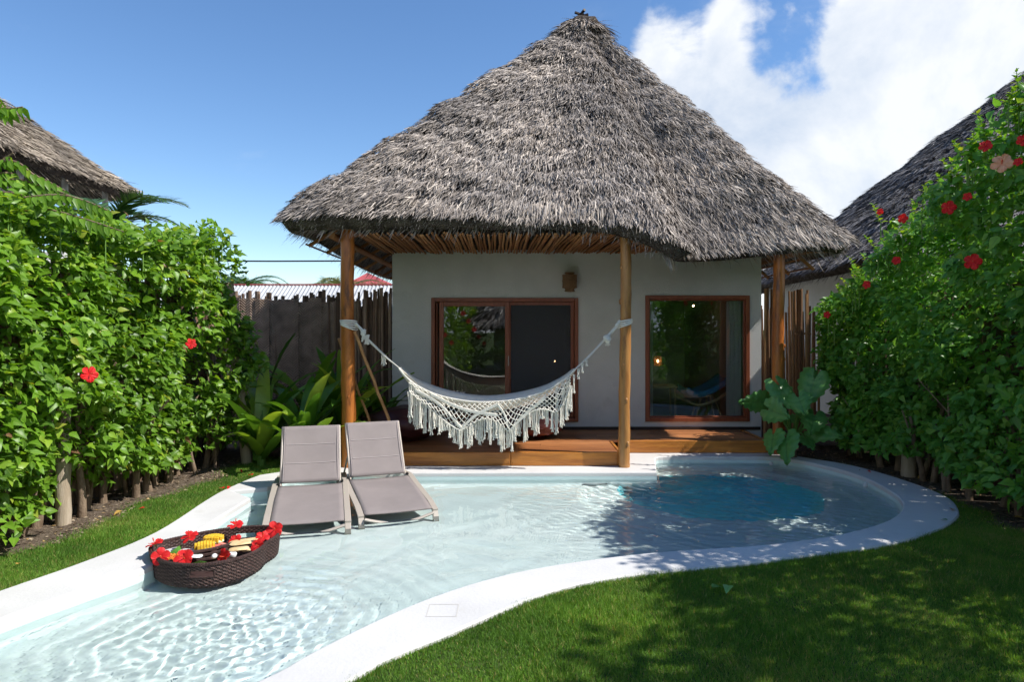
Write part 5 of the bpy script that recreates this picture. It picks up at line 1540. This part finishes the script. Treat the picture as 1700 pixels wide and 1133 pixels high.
pole_fence(fn2, (-2.97, 11.36), (-2.0, 11.38), 14, lambda f: 2.3, (.02, .028), 'pole', 14, .15)
for z_ in (1.0, 1.9): MB().tube([(-3.0, 11.34, z_), (-1.99, 11.35, z_ + .03)], .018, 6).build('rail', M['pole'], fn2)
scn = thing('stick_screen', (4.35, 11.3, GZ), 'warm brown screen of thin upright sticks beside the right log post', 'fence')
pole_fence(scn, (4.13, 11.20), (4.46, 11.25), 9, lambda f: 2.45, (.019, .026), 'bamboo', 5, .06)
pole_fence(scn, (4.52, 10.85), (4.74, 10.88), 4, lambda f: 2.42 - .02 * f, (.019, .026), 'bamboo', 15, .05)
pole_fence(scn, (4.56, 11.2), (4.80, 11.25), 6, lambda f: 2.45, (.019, .026), 'bamboo', 6, .04)
for z_ in (1.75, .7): MB().tube([(4.50, 10.88, z_), (4.78, 10.92, z_)], .016, 6).build('rail', M['bamboo'], scn)
pole_fence(scn, (4.2, 12.6), (5.6, 12.4), 26, lambda f: 2.2, (.022, .03), 'bamboo', 26, .08)
fr = thing('stub_fence', (6.0, 11.3, GZ), 'grey fence of rough stakes showing above the right hedge before the white wall', 'fence')
pole_fence(fr, (5.45, 11.1), (6.9, 11.0), 22, lambda f: 2.42 + .12 * f, (.026, .045), 'pole', 7, .12)
fb = thing('garden_fence', (-8, 6, GZ), 'dark fence of upright poles hidden behind the left hedge', 'fence')
pole_fence(fb, (-4.85, 3.6), (-4.45, 10.6), 72, lambda f: 2.45, (.04, .055), 'pole', 8, .1)
fb2 = thing('garden_fence', (6, 6, GZ), 'dark fence of upright poles hidden behind the right hedge', 'fence')
pole_fence(fb2, (5.62, 4.0), (5.62, 10.9), 90, lambda f: 2.5 - .2 * f, (.04, .055), 'pole', 9, .1)
# pavers beyond the elephant ear
tag(MB().b2((4.55, 10.45, GZ + .011), (6.2, 10.62, .04)).build('kerb_stone', M['soil']), 'low brown kerb on the ground behind the elephant ear plant', 'kerb')

# ================================================================== NEIGHBOURS
nh = thing('neighbour_hut', (10.8, 14.8, 0), 'large neighbouring hut with dark grey thatch and white wall at the right edge', 'hut')
mb = MB(); mb.b2((6.75, 11.6, 0), (6.95, 18.2, 3.3)); mb.b2((6.95, 11.6, 0), (15, 11.8, 3.3)); mb.build('wall', M['plaster'], nh)
E2 = [(5.95, 10.3, 2.98), (8, 10.0, 3.0), (12, 10.0, 3.0), (15.5, 10.2, 3.0), (16.2, 11, 3.0), (16.3, 15, 3.0), (16, 18.6, 3.0), (12, 19.2, 3.0), (8, 19.2, 2.95), (6.6, 18.8, 2.95), (6.25, 17.8, 2.95), (5.95, 15, 2.95), (5.72, 12, 2.95), (5.7, 10.8, 2.96)]
def vis_n(p, n, edge=False):
    v = np.array([0, 0, CAMZ]) - p
    if edge: return p[:, 0] < 7.2
    return ((v * n).sum(1) > -.8) & (p[:, 0] < 12)
roof(nh, (11.5, 14.8, 7.65), E2, 33, 800, M['thatch_dark'], M['thatch_base'], ln=(.14, .28), wd=.022, lump=.05, vis=vis_n, fringe=.8)
lh = thing('neighbour_house', (-12.5, 12.5, 0), 'two-storey thatched house with white veranda posts and blue rail at the left edge', 'house')
MB().b2((-15.5, 9.5, 0), (-9.2, 15.8, 3.35)).build('wall', M['plaster'], lh)
MB().b2((-15, 10.2, 3.35), (-10.6, 15.0, 5.0)).build('upper_wall', M['plaster'], lh)
for y in (9.7, 11.2, 12.9, 14.2, 15.6): MB().tube([(-9.3, y, 3.35), (-9.3, y, 5.1)], .06, 10).build('veranda_post', M['plaster'], lh, smooth=True)
for z_ in (3.75, 4.1): MB().tube([(-9.3, 9.7, z_), (-9.3, 15.6, z_)], .035, 8).build('rail', M['blue_paint'], lh)
MB().tube([(-9.3, 15.6, 4.1), (-13, 15.6, 4.1)], .035, 8).build('rail', M['blue_paint'], lh)
E3 = [(-9.05, 8.9, 5.0), (-8.85, 9.6, 5.0), (-8.85, 12.5, 5.0), (-8.85, 15.4, 5.0), (-9.1, 16.2, 5.0), (-12.5, 16.3, 5.0), (-16, 16.2, 5.0), (-16.3, 12.5, 5.0), (-16, 9, 5.0), (-12.5, 8.8, 5.0)]
roof(lh, (-12.6, 12.4, 8.15), E3, 35, 700, M['thatch_warm'], M['thatch_base'], ln=(.16, .30), wd=.024, lump=.04, vis=lambda p, n, edge=False: (p[:, 0] > -13) & (((np.array([0, 0, CAMZ]) - p) * n).sum(1) > -.8) if not edge else p[:, 0] > -11, fringe=.8)
# white and red metal roofs behind the fence
sh = thing('metal_roof_shed', (-4, 18, 0), 'long low building with white corrugated metal roof behind the stick fence', 'building')
MB().b2((-10.5, 17.3, 0), (2.5, 21.5, 2.2)).build('wall', M['plaster'], sh)
for k in range(10):
    x0_ = -11 + k * 1.4; vs = []; n_ = 56
    for i in range(n_ + 1):
        x = x0_ + 1.43 * i / n_; dz = .018 * math.sin(i * 2 * PI / 4) + .003 * (k % 2)
        vs += [(x, 16.9, 2.02 + dz), (x, 18.6, 3.00 + dz)]
    MB().add(vs, [(2 * i, 2 * i + 2, 2 * i + 3, 2 * i + 1) for i in range(n_)]).build('roof_sheet', M['zinc'], sh)
MB().b2((-9, 18.58, 3.01), (3, 18.72, 3.045)).build('ridge_cap', M['redroof'], sh)
MB().add([(-11, 18.66, 3.0), (3, 18.66, 3.0), (3, 21.6, 2.2), (-11, 21.6, 2.2)], [(0, 1, 2, 3)]).build('roof_sheet', M['zinc'], sh)
rh = thing('red_roof_house', (-5.4, 27, 0), 'distant house with red hipped metal roof above the white sheds', 'house')
a = AT(610, 453, 27); w0 = AT(575, 477, 26); w1 = AT(655, 477, 26)
MB().b2((w0.x + .3, 25.8, 0), (w1.x - .3, 28.2, w0.z)).build('wall', M['plaster'], rh)
bx0, bx1, by0, by1, bz = w0.x - .1, w1.x + .1, 25.5, 28.5, w0.z - .02
ap = (a.x, 27, a.z)
for f_ in (((bx0, by0, bz), (bx1, by0, bz)), ((bx1, by0, bz), (bx1, by1, bz)), ((bx1, by1, bz), (bx0, by1, bz)), ((bx0, by1, bz), (bx0, by0, bz))):
    P0, P1 = Vector(f_[0]), Vector(f_[1]); n_ = 24; vs = []
    for i in range(n_ + 1):
        q = P0.lerp(P1, i / n_); vs += [q + Vector((0, 0, .02 * (i % 2))), Vector(ap) + Vector((0, 0, .0))]
    MB().add(vs, [(2 * i, 2 * i + 2, 2 * i + 3) for i in range(n_)]).build('roof_face', M['redroof'], rh)
tag(MB().tube([(-22, 20, 4.05)] + [(-22 + i * 3.0, 20, 4.05 - .25 * math.sin(PI * i / 10)) for i in range(1, 10)] + [(8, 20, 4.05)], .022, 6).build('overhead_cable', M['wire']), 'thin black overhead cable crossing the sky behind the fence', 'cable')

# ------------------------------------------------------------------ palms
def palm(x, y, z, fronds, label, m, seed, scale=1.0, hgt=None):
    r_ = random.Random(seed); rn = np.random.default_rng(seed)
    t = thing('palm_tree', (x, y, 0), label, 'palm tree')
    mb = MB(); mb.tube([(x + .3, y, 0), (x + .15, y, z * .5), (x, y, z)], [.16, .13, .11], 10); mb.build('trunk', M['trunk'], t, smooth=True)
    for (az_, el_, L_) in fronds:
        d = Vector((math.cos(az_), math.sin(az_), 0)); an = el_; p = Vector((x, y, z)); pts = [p.copy()]
        for i in range(12):
            p = p + (d * math.cos(an) + Vector((0, 0, math.sin(an)))) * L_ / 12; an -= .085 + .02 * i * .5; pts.append(p.copy())
        fo = MB(); fo.tube(pts, [.022 * scale * (1 - .07 * i) for i in range(13)], 5); fr_ = fo.build('frond', M[m], t)
        Ps, D, NN, Ls = [], [], [], []
        for i in range(1, 49):
            f = i / 49 * 12; k = min(int(f), 11); q = pts[k].lerp(pts[k + 1], f - k); tg = (pts[k + 1] - pts[k]).normalized(); sd_ = tg.cross(Vector((0, 0, 1))).normalized()
            for s in (-1, 1):
                D.append(sd_ * s * .8 + tg * (.55 + .5 * i / 49) + Vector((0, 0, -.12 + r_.uniform(-.12, .1)))); Ps.append(q); NN.append(tg.cross(sd_ * s) * s + Vector((0, 0, .4))); Ls.append(L_ * .32 * math.sin(PI * min(1, i / 49 * .8 + .14)) * r_.uniform(.85, 1.1))
        Ls = np.array(Ls)
        me = scatter_mesh('leaflets', BLADE, np.array([tuple(v) for v in Ps]), np.array([tuple(v) for v in D]), np.array([tuple(v) for v in NN]), Ls, np.full(len(Ls), .026 * scale), rn.random(len(Ls)), np.array(t.location))
        o = link_mesh('leaflets', me, M[m], fr_)
for_f = lambda n, s, L_: [(i * 6.283 / n + s, .35 + .5 * ((i * 7) % 5) / 5, L_) for i in range(n)]
a = AT(178, 378, 9.0)
palm(a.x, 9.0, a.z, [(.15, .55, 1.15), (.0, .15, 1.25), (.5, 1.0, 1.15), (-.3, .95, 1.1), (2.6, 1.1, 1.0), (3.6, .7, 1.0), (-.15, -.1, .9), (1.4, .9, .9), (4.6, .7, .9)], 'low green palm with open fronds above the left hedge, before the two-storey house', 'palm', 3, .9)
a = AT(398, 480, 24); palm(a.x, 24, a.z, [(i * .7, .75 - .1 * (i % 3), 1.9) for i in range(9)], 'distant palm crown just right of the left hedge top', 'palm', 5)
a = AT(572, 485, 22); palm(a.x, 22, a.z, [(i * .7 + .2, .8 - .12 * (i % 3), 1.5) for i in range(9)], 'distant yellowish palm crown left of the red roof', 'palmfar', 6)
a = AT(640, 490, 25); palm(a.x, 25, a.z, [(i * .7 + .4, .8 - .12 * (i % 3), 1.4) for i in range(9)], 'distant yellowish palm crown behind the red roof', 'palmfar', 7)

# ------------------------------------------------------------------ trees
def tree(x, y, z, r, n, label, m, seed, leaf=.16, trunk_r=.12, squash=.8, name='shade_tree'):
    rn = np.random.default_rng(seed)
    t = thing(name, (x, y, 0), label, 'tree')
    mb = MB(); pts = [(x, y, GZ), (x + .1, y + .05, z * .4), (x - .05, y, z * .8), (x, y, z + r * .3)]
    mb.tube(pts, [trunk_r, trunk_r * .8, trunk_r * .55, trunk_r * .2], 10); mb.build('trunk', M['trunk'], t, smooth=True)
    cl = []
    for k in range(26):
        d = rn.normal(size=3); d /= np.linalg.norm(d); d[2] *= squash; q = np.array([x, y, z]) + d * r * rn.uniform(.35, .95); cl.append((q, r * rn.uniform(.22, .42)))
    for k in range(9):
        q = cl[k][0]; MB().tube([(x, y, z * rn.uniform(.55, .9)), tuple((np.array([x, y, z * .9]) + q) / 2), tuple(q)], [trunk_r * .35, trunk_r * .22, .015], 6).build('limb', M['trunk'], t, smooth=True)
    P_ = []
    for q, s in cl:
        k = int(n / 26); d = rn.normal(size=(k, 3)); d = unit(d) * (rn.random(k) ** .4)[:, None]; P_.append(q + d * s * np.array([1, 1, .75]))
    P_ = np.vstack(P_); k = len(P_)
    me = scatter_mesh('crown', SMALLLEAF, P_, rn.normal(size=(k, 3)) + np.array([0, 0, -.2]), rn.normal(0, .6, (k, 3)) + np.array([0, 0, 1]), rn.uniform(.6, 1.3, k) * leaf, rn.uniform(.6, 1.2, k) * leaf, rn.random(k), np.array(t.location))
    tag(link_mesh('crown', me, M[m], t), kind='stuff')
tree(7.7, 1.0, 5.9, 2.2, 4200, 'broad leafy garden tree beside the viewer behind the right hedge', 'tree_leaf', 51)
tree(7.9, 5.0, 5.4, 1.8, 2400, 'leafy garden tree beyond the right hedge opposite the deep basin', 'tree_leaf', 52)
tree(9.8, 7.9, 5.0, 1.3, 2500, 'leafy garden tree between the right hedge and the neighbouring hut', 'tree_leaf', 53)
tree(-.2, -4.4, .8, 1.0, 3000, 'rounded garden bush behind the viewer, mirrored in the sliding door', 'tree_leaf', 55, leaf=.12, trunk_r=.05, name='garden_bush')
tree(2.4, -4.6, .9, 1.2, 3000, 'rounded garden bush behind the viewer, right of its twin, mirrored in the panes', 'tree_leaf', 56, leaf=.12, trunk_r=.05, name='garden_bush')
# tree with drooping sprays at the left edge
bt = thing('drooping_branch_tree', (-5.6, 5.6, GZ), 'tree with drooping sprays of hanging leaflets over the left hedge', 'tree')
MB().tube([(-5.7, 5.4, GZ), (-5.6, 5.5, 1.6), (-5.5, 5.6, 3.0), (-5.6, 5.6, 4.1)], [.09, .08, .05, .025], 8).build('trunk', M['trunk'], bt, smooth=True)
rn = np.random.default_rng(6)
def spray(pts, ll=.12):
    pts = catmull([Vector(p) for p in pts], n=8); mb = MB(); mb.tube(pts, [max(.010 - .0001 * i, .003) for i in range(len(pts))], 5); br = mb.build('branch', M['trunk'], bt)
    Ps, D, NN = [], [], []
    tot = len(pts)
    Lg = [0]
    for a, b_ in zip(pts[:-1], pts[1:]): Lg.append(Lg[-1] + (b_ - a).length)
    s = .05
    while s < Lg[-1]:
        k = max(i for i in range(tot) if Lg[i] <= s); k = min(k, tot - 2); q = pts[k].lerp(pts[k + 1], (s - Lg[k]) / max(1e-6, Lg[k + 1] - Lg[k])); tg = (pts[k + 1] - pts[k]).normalized()
        sd_ = tg.cross(Vector((0, 0, 1))).normalized()
        for sg in (-1, 1):
            Ps.append(tuple(q)); D.append(tuple(sd_ * sg * .55 + tg * .35 + Vector((0, 0, -.75 + rn.normal() * .15)))); NN.append(tuple(sd_ * sg * .5 + Vector((rn.normal() * .2, -.4 + rn.normal() * .2, .6))))
        s += .052
    n_ = len(Ps); Ls = rn.uniform(.8, 1.15, n_) * ll
    me = scatter_mesh('leaflets', LEAF, np.array(Ps), np.array(D), np.array(NN), Ls, Ls * .75, np.clip(rn.normal(.5, .15, n_), 0, .9), np.array(bt.location))
    me.polygons.foreach_set('use_smooth', np.ones(len(me.polygons), bool)); link_mesh('leaflets', me, M['hedge_leaf'], br)
S0 = Vector((-5.5, 5.6, 3.0))
for q in (((-10, 268), (60, 292), (110, 318)), ((-5, 300), (70, 310), (150, 338)), ((-10, 320), (60, 335), (130, 372)), ((0, 345), (90, 350), (205, 385)), ((-10, 290), (30, 300), (60, 330)), ((20, 330), (110, 325), (185, 352))):
    Y0 = 5.7 + rn.random() * .5
    spray([S0 + Vector((0, rn.random() * .2, -.2))] + [AT(px, py, Y0 + .12 * i) for i, (px, py) in enumerate(q)])
for q in (((-40, 170), (10, 180), (38, 178)), ((-30, 155), (-5, 165), (15, 195))):
    spray([Vector((-5.6, 5.5, 4.0))] + [AT(px, py, 5.3) for px, py in q], .11)
spray([Vector((-5.5, 5.6, 3.2)), AT(-20, 270, 5.6), AT(8, 262, 5.6), AT(22, 254, 5.6)], .07)
# garden behind the viewer, seen in the panes
hb = hedge('garden_hedge', 'green flowering hedge behind the viewer, mirrored in the sliding door', lambda y, z: -3.35 - .30 * y + .0 * z, 1, -7.5, 1.0, lambda y: y * 0 + .1, lambda y: 3.1 + .25 * np.sin(y * 1.3), 6500, 'hedge_leaf', 61, 0, leaf=(.10, .17), cat='hedge')
for k in range(9):
    y = -6.5 + k * .6; o = bpy.data.objects.new('flower', FM[k % 3]); COL.objects.link(o); o.parent = hb; o.location = Vector((-3.35 - .30 * y + .22, y, 1.2 + (k * 37 % 17) / 10)) - hb.location; o.scale = (.10,) * 3; o.rotation_euler = (-1.2, .3, 0)
hb2 = hedge('garden_hedge', 'dark green hedge behind the viewer, mirrored in the fixed window', lambda y, z: 5.2 + .25 * y + .0 * z, -1, -6.5, 1.5, lambda y: y * 0 + .1, lambda y: 2.9 + .3 * np.sin(y * 1.1), 6500, 'dark_leaf', 62, 0, leaf=(.10, .17), cat='hedge')
bh = thing('rear_hut', (2.2, -11, 0), 'thatched hut behind the viewer, mirrored in the sliding door', 'hut')
MB().b2((-.8, -11, 0), (3.4, -7.2, 2.3)).build('wall', M['plaster'], bh)
roof(bh, (1.3, -9.0, 5.6), [(-2.0, -6.0, 1.9), (1.2, -5.8, 1.9), (4.4, -6, 1.9), (4.8, -9, 1.9), (4.4, -12, 1.9), (1.2, -12.2, 1.9), (-2.0, -12, 1.9), (-2.2, -9, 1.9)], 37, 90, M['thatch'], M['thatch_base'], ln=(.3, .5), wd=.06, vis=lambda p, n, edge=False: p[:, 1] > -12.5, fringe=.35)

# ================================================================== ROOM CONTENTS
lp = thing('room_lamp', (2.45, 12.8, 1.35), 'small lit woven lamp inside, seen low left in the fixed window', 'lamp')
c_ = AT(1092, 600, 12.9); lp.location = c_
MB().blob(c_, (.02, .02, .028), 10, 8).build('bulb', M['bulb'], lp, smooth=True)
mb = MB(); mb.lathe(c_ - Vector((0, 0, .09)), [(.07, 0), (.075, .18), (.07, .18), (.065, .0)], 14); mb.build('shade', mat('open_shade', (.35, .18, .07), rough=.8, alpha=.45), lp)
c2_ = AT(1151, 508, 12.6); o = thing('ceiling_lamp', c2_, 'small glowing ceiling lamp seen near the top of the fixed window', 'lamp'); MB().blob(c2_, (.016, .016, .016), 10, 8).build('bulb', M['bulb'], o, smooth=True); MB().tube([c2_ + Vector((0, 0, .03)), (c2_.x, c2_.y, 3.1)], .006, 5).build('cord', M['black'], o)
c3_ = AT(921, 600, 13.0); o = thing('room_lamp', c3_, 'tiny warm lamp seen through the dark insect screen', 'lamp'); MB().blob(c3_, (.014, .014, .014), 10, 8).build('bulb', M['bulb'], o, smooth=True); MB().tube([c3_ - Vector((0, 0, .03)), (c3_.x, c3_.y, .17)], .01, 5).build('stand', M['black'], o)
tb = thing('side_table', (2.75, 12.9, .17), 'small wooden side table under the lit lamp inside the window', 'table')
MB().b2((2.4, 12.7, .72), (3.1, 13.2, .76)).build('table_top', M['rattan'], tb, bevel=.005)
for sx_ in (2.45, 3.05):
    for sy_ in (12.75, 13.15): MB().tube([(sx_, sy_, .17), (sx_, sy_, .72)], .02, 6).build('leg', M['rattan'], tb)
ch = thing('rattan_daybed', (3.7, 12.7, .17), 'rattan daybed with blue cushion inside behind the fixed window', 'daybed')
pts = catmull([AT(1130, 655, 12.4), AT(1150, 664, 12.3), AT(1180, 655, 12.3), AT(1212, 632, 12.4)], n=6)
vs = []; 
for p in pts:
    for k in range(7): q = k / 6 * 2 - 1; vs.append((p.x, p.y + q * .38, p.z + .09 - .06 * (1 - q * q)))
fs = [(i * 7 + k, i * 7 + k + 1, (i + 1) * 7 + k + 1, (i + 1) * 7 + k) for i in range(len(pts) - 1) for k in range(6)]
o = MB().add(vs, fs).build('cushion', M['blue'], ch, smooth=True); md = o.modifiers.new('t', 'SOLIDIFY'); md.thickness = .09
for dy in (-.36, .36): MB().tube([p + Vector((0, dy, -.06)) for p in pts], .025, 7).build('frame', M['rattan'], ch, smooth=True)
c_ = AT(1172, 665, 12.3)
for k in range(5):
    a_ = k * 1.256; MB().tube([(c_.x + .1 * math.cos(a_), c_.y + .1 * math.sin(a_), .68), (c_.x + .30 * math.cos(a_), c_.y + .26 * math.sin(a_), .17)], .018, 6).build('leg', M['rattan'], ch)

# ================================================================== LITTER
def fallen(px, py, m, s, name, label, cat, grp, z=GZ + .03):
    p = G(px, py, z); a_ = rf.uniform(0, 6.28); TV, TF, TE = LEAF
    c, s_ = math.cos(a_), math.sin(a_)
    V = [((v[0] - .5) * s * c - v[1] * s * s_, (v[0] - .5) * s * s_ + v[1] * s * c, v[2] * s * 1.2 + .012) for v in TV]
    me = np_mesh(name, V, TF, rnd=np.full(len(V), .5), edge=TE); me.materials.append(M[m])
    o = bpy.data.objects.new(name, me); COL.objects.link(o); o.location = p; tag(o, label, cat, grp)
    if name == 'dead_leaves': pass
fallen(416, 790, 'red', .09, 'fallen_petal', 'red petal on the grass edge near the far bend of the pool rim', 'petal', 'fallen red petals')
fallen(400, 783, 'red', .08, 'fallen_petal', 'red petal on the grass under the hedge end stump', 'petal', 'fallen red petals')
fallen(368, 812, 'red', .09, 'fallen_petal', 'red petal touching the outer pool rim at its left bend', 'petal', 'fallen red petals')
fallen(380, 811, 'red', .07, 'fallen_petal', 'red petal lying on the white rim beside the notch', 'petal', 'fallen red petals', .004)
fallen(235, 846, 'red', .06, 'fallen_petal', 'lone small red petal on the left lawn before the hedge trunks', 'petal', 'fallen red petals')
fallen(196, 853, 'litter', .10, 'fallen_leaf', 'yellow leaf on the left lawn beside the trunks', 'leaf', 'fallen leaves')
fallen(31, 938, 'litter', .055, 'fallen_leaf', 'small orange leaf on the left lawn near the frame edge', 'leaf', 'fallen leaves')
fallen(1191, 977, 'banana_leaf', .10, 'fallen_leaf', 'pale green leaf lying on the shaded lawn before the pool', 'leaf', 'fallen leaves', GZ + .04)
fallen(1208, 980, 'ear', .11, 'fallen_leaf', 'dark green leaf lying on the shaded lawn beside a pale one', 'leaf', 'fallen leaves', GZ + .04)
fallen(1581, 847, 'litter', .08, 'fallen_leaf', 'yellow leaf on the right tip of the pool rim', 'leaf', 'fallen leaves', .004)
fallen(1567, 865, 'banana_leaf', .06, 'fallen_leaf', 'small green leaf on the right tip of the pool rim', 'leaf', 'fallen leaves', .004)
fallen(1442, 784, 'red', .07, 'fallen_petal', 'dark red petal on the shaded far rim of the pool', 'petal', 'fallen red petals', .004)
fallen(1581, 820, 'litter', .07, 'fallen_leaf', 'yellow leaf on the grass just beyond the right rim', 'leaf', 'fallen leaves')
fallen(1694, 862, 'litter', .10, 'fallen_leaf', 'yellow leaf under the right hedge at the frame edge', 'leaf', 'fallen leaves')
fallen(1527, 794, 'litter', .09, 'fallen_leaf', 'yellow leaf between the trunks of the right hedge', 'leaf', 'fallen leaves')
# brown litter and soil crumbs under the hedges
rn = np.random.default_rng(91); P_ = []
for (ff, sd_, y0, y1, n_) in ((SOILL, -1, 4.5, 9.8, 1500), (SOILR, 1, 5, 10.5, 1300)):
    y = y0 + (y1 - y0) * rn.random(n_); x = np.array([ff(v) for v in y]) + sd_ * (rn.random(n_) ** 1.4 * .8 - .06); P_.append(np.stack([x, y, np.full(n_, GZ + .014)], 1))
P_ = np.vstack(P_); n_ = len(P_)
me = scatter_mesh('leaf_litter', SMALLLEAF, P_, np.stack([rn.normal(size=n_), rn.normal(size=n_), rn.normal(0, .2, n_)], 1), np.stack([rn.normal(0, .4, n_), rn.normal(0, .4, n_), np.ones(n_)], 1), rn.uniform(.015, .055, n_), rn.uniform(.01, .04, n_), rn.random(n_))
tag(link_mesh('leaf_litter', me, mat('leaf_litter', (.2, .15, .1), rough=.95, attr=[(0, (.09, .06, .04)), (.6, (.22, .16, .10)), (.9, (.40, .33, .24)), (1, (.45, .28, .08))])), 'dry brown leaf litter under the hedges', 'leaf litter', kind='stuff')

# ================================================================== GRASS
rn = np.random.default_rng(17)
def grass():
    tot = []
    def lay(n, x0, x1, y0, y1, test, near):
        y = y0 + (y1 - y0) * rn.random(n) ** near; x = x0 + (x1 - x0) * rn.random(n)
        k = test(x, y) & ~inpoly(x, y, OUTG) & (np.abs(x) < .80 * y + .25)
        tot.append(np.stack([x[k], y[k]], 1))
    OUTG = offset(OUTER, -.012)
    sr = lambda y: 4.72 + np.where(y > 8.2, (y - 8.2) * -.28, 0) + .08 * np.sin(y * 3.1 + 4) + .048 * np.sin(y * 7.3 + 8)
    sl = lambda y: -4.03 + .12 * (y - 6) + .08 * np.sin(y * 3.1 + 1) + .048 * np.sin(y * 7.3 + 2)
    lay(430000, -1.8, 5, 3.0, 6.3, lambda x, y: x < sr(y) + .05 * rn.normal(size=len(x)), 1.0)
    lay(150000, 2.0, 5, 6.0, 9.3, lambda x, y: (x < sr(y) + .06 * rn.normal(size=len(x))), 1.1)
    lay(230000, -5, -2.3, 4.6, 9.85, lambda x, y: (x > sl(y) + .07 * rn.normal(size=len(x))), 1.15)
    ne = 26000                                   # tufts that hang over the plaster rim
    OP = resample(OUTER, 1400); k = rn.integers(0, 1400, ne); A_ = np.array([(p.x, p.y) for p in OP]); T_ = np.roll(A_, -1, 0) - A_
    q = A_[k] + T_[k] * rn.random(ne)[:, None] + rn.normal(0, .012, (ne, 2)) * (1 + 1.2 * (np.sin(k * .21) > .3))[:, None]
    kk = (q[:, 1] < 9.1) & (q[:, 1] > 2.8) & ((q[:, 0] < sr(q[:, 1]))) & (np.abs(q[:, 0]) < .8 * q[:, 1] + .2) & ((q[:, 1] < 9.0) | (q[:, 0] < -2.8)); tot.append(q[kk])
    P = np.vstack(tot); n = len(P)
    P3 = np.column_stack([P, np.full(n, GZ - .002)])
    h = .036 * (1 + .35 * sines(P3, 5, 71, 3)) * rn.uniform(.55, 1.25, n) * np.where(P[:, 1] > 6.5, .9, 1)
    D = np.stack([rn.normal(0, .42, n) + .25 * sines(P3, 7, 72, 2), rn.normal(0, .42, n), np.ones(n)], 1)
    # ragged edge: longer blades leaning over the rim
    NN = np.stack([rn.normal(size=n), rn.normal(size=n) - .5, rn.normal(size=n) * .2], 1)
    ang = rn.random(n)
    rnd = np.clip(rn.normal(.45, .20, n) + .26 * sines(P3, 2.4, 73, 3) + .14 * sines(P3, 9, 75, 2), 0, .93); rnd[rn.random(n) > .955 - .06 * np.clip(sines(P3, 3.1, 79, 2), 0, 1)] = 1
    me = scatter_mesh('grass_blades', GRASSB, P3, D, NN, h, rn.uniform(.0030, .0060, n) * (1 + .05 * P[:, 1]), rnd)
    tag(link_mesh('grass_blades', me, M['grass']), 'short mown turf grass on both sides of the pool', 'grass', kind='stuff')
    print('grass', n)
grass()
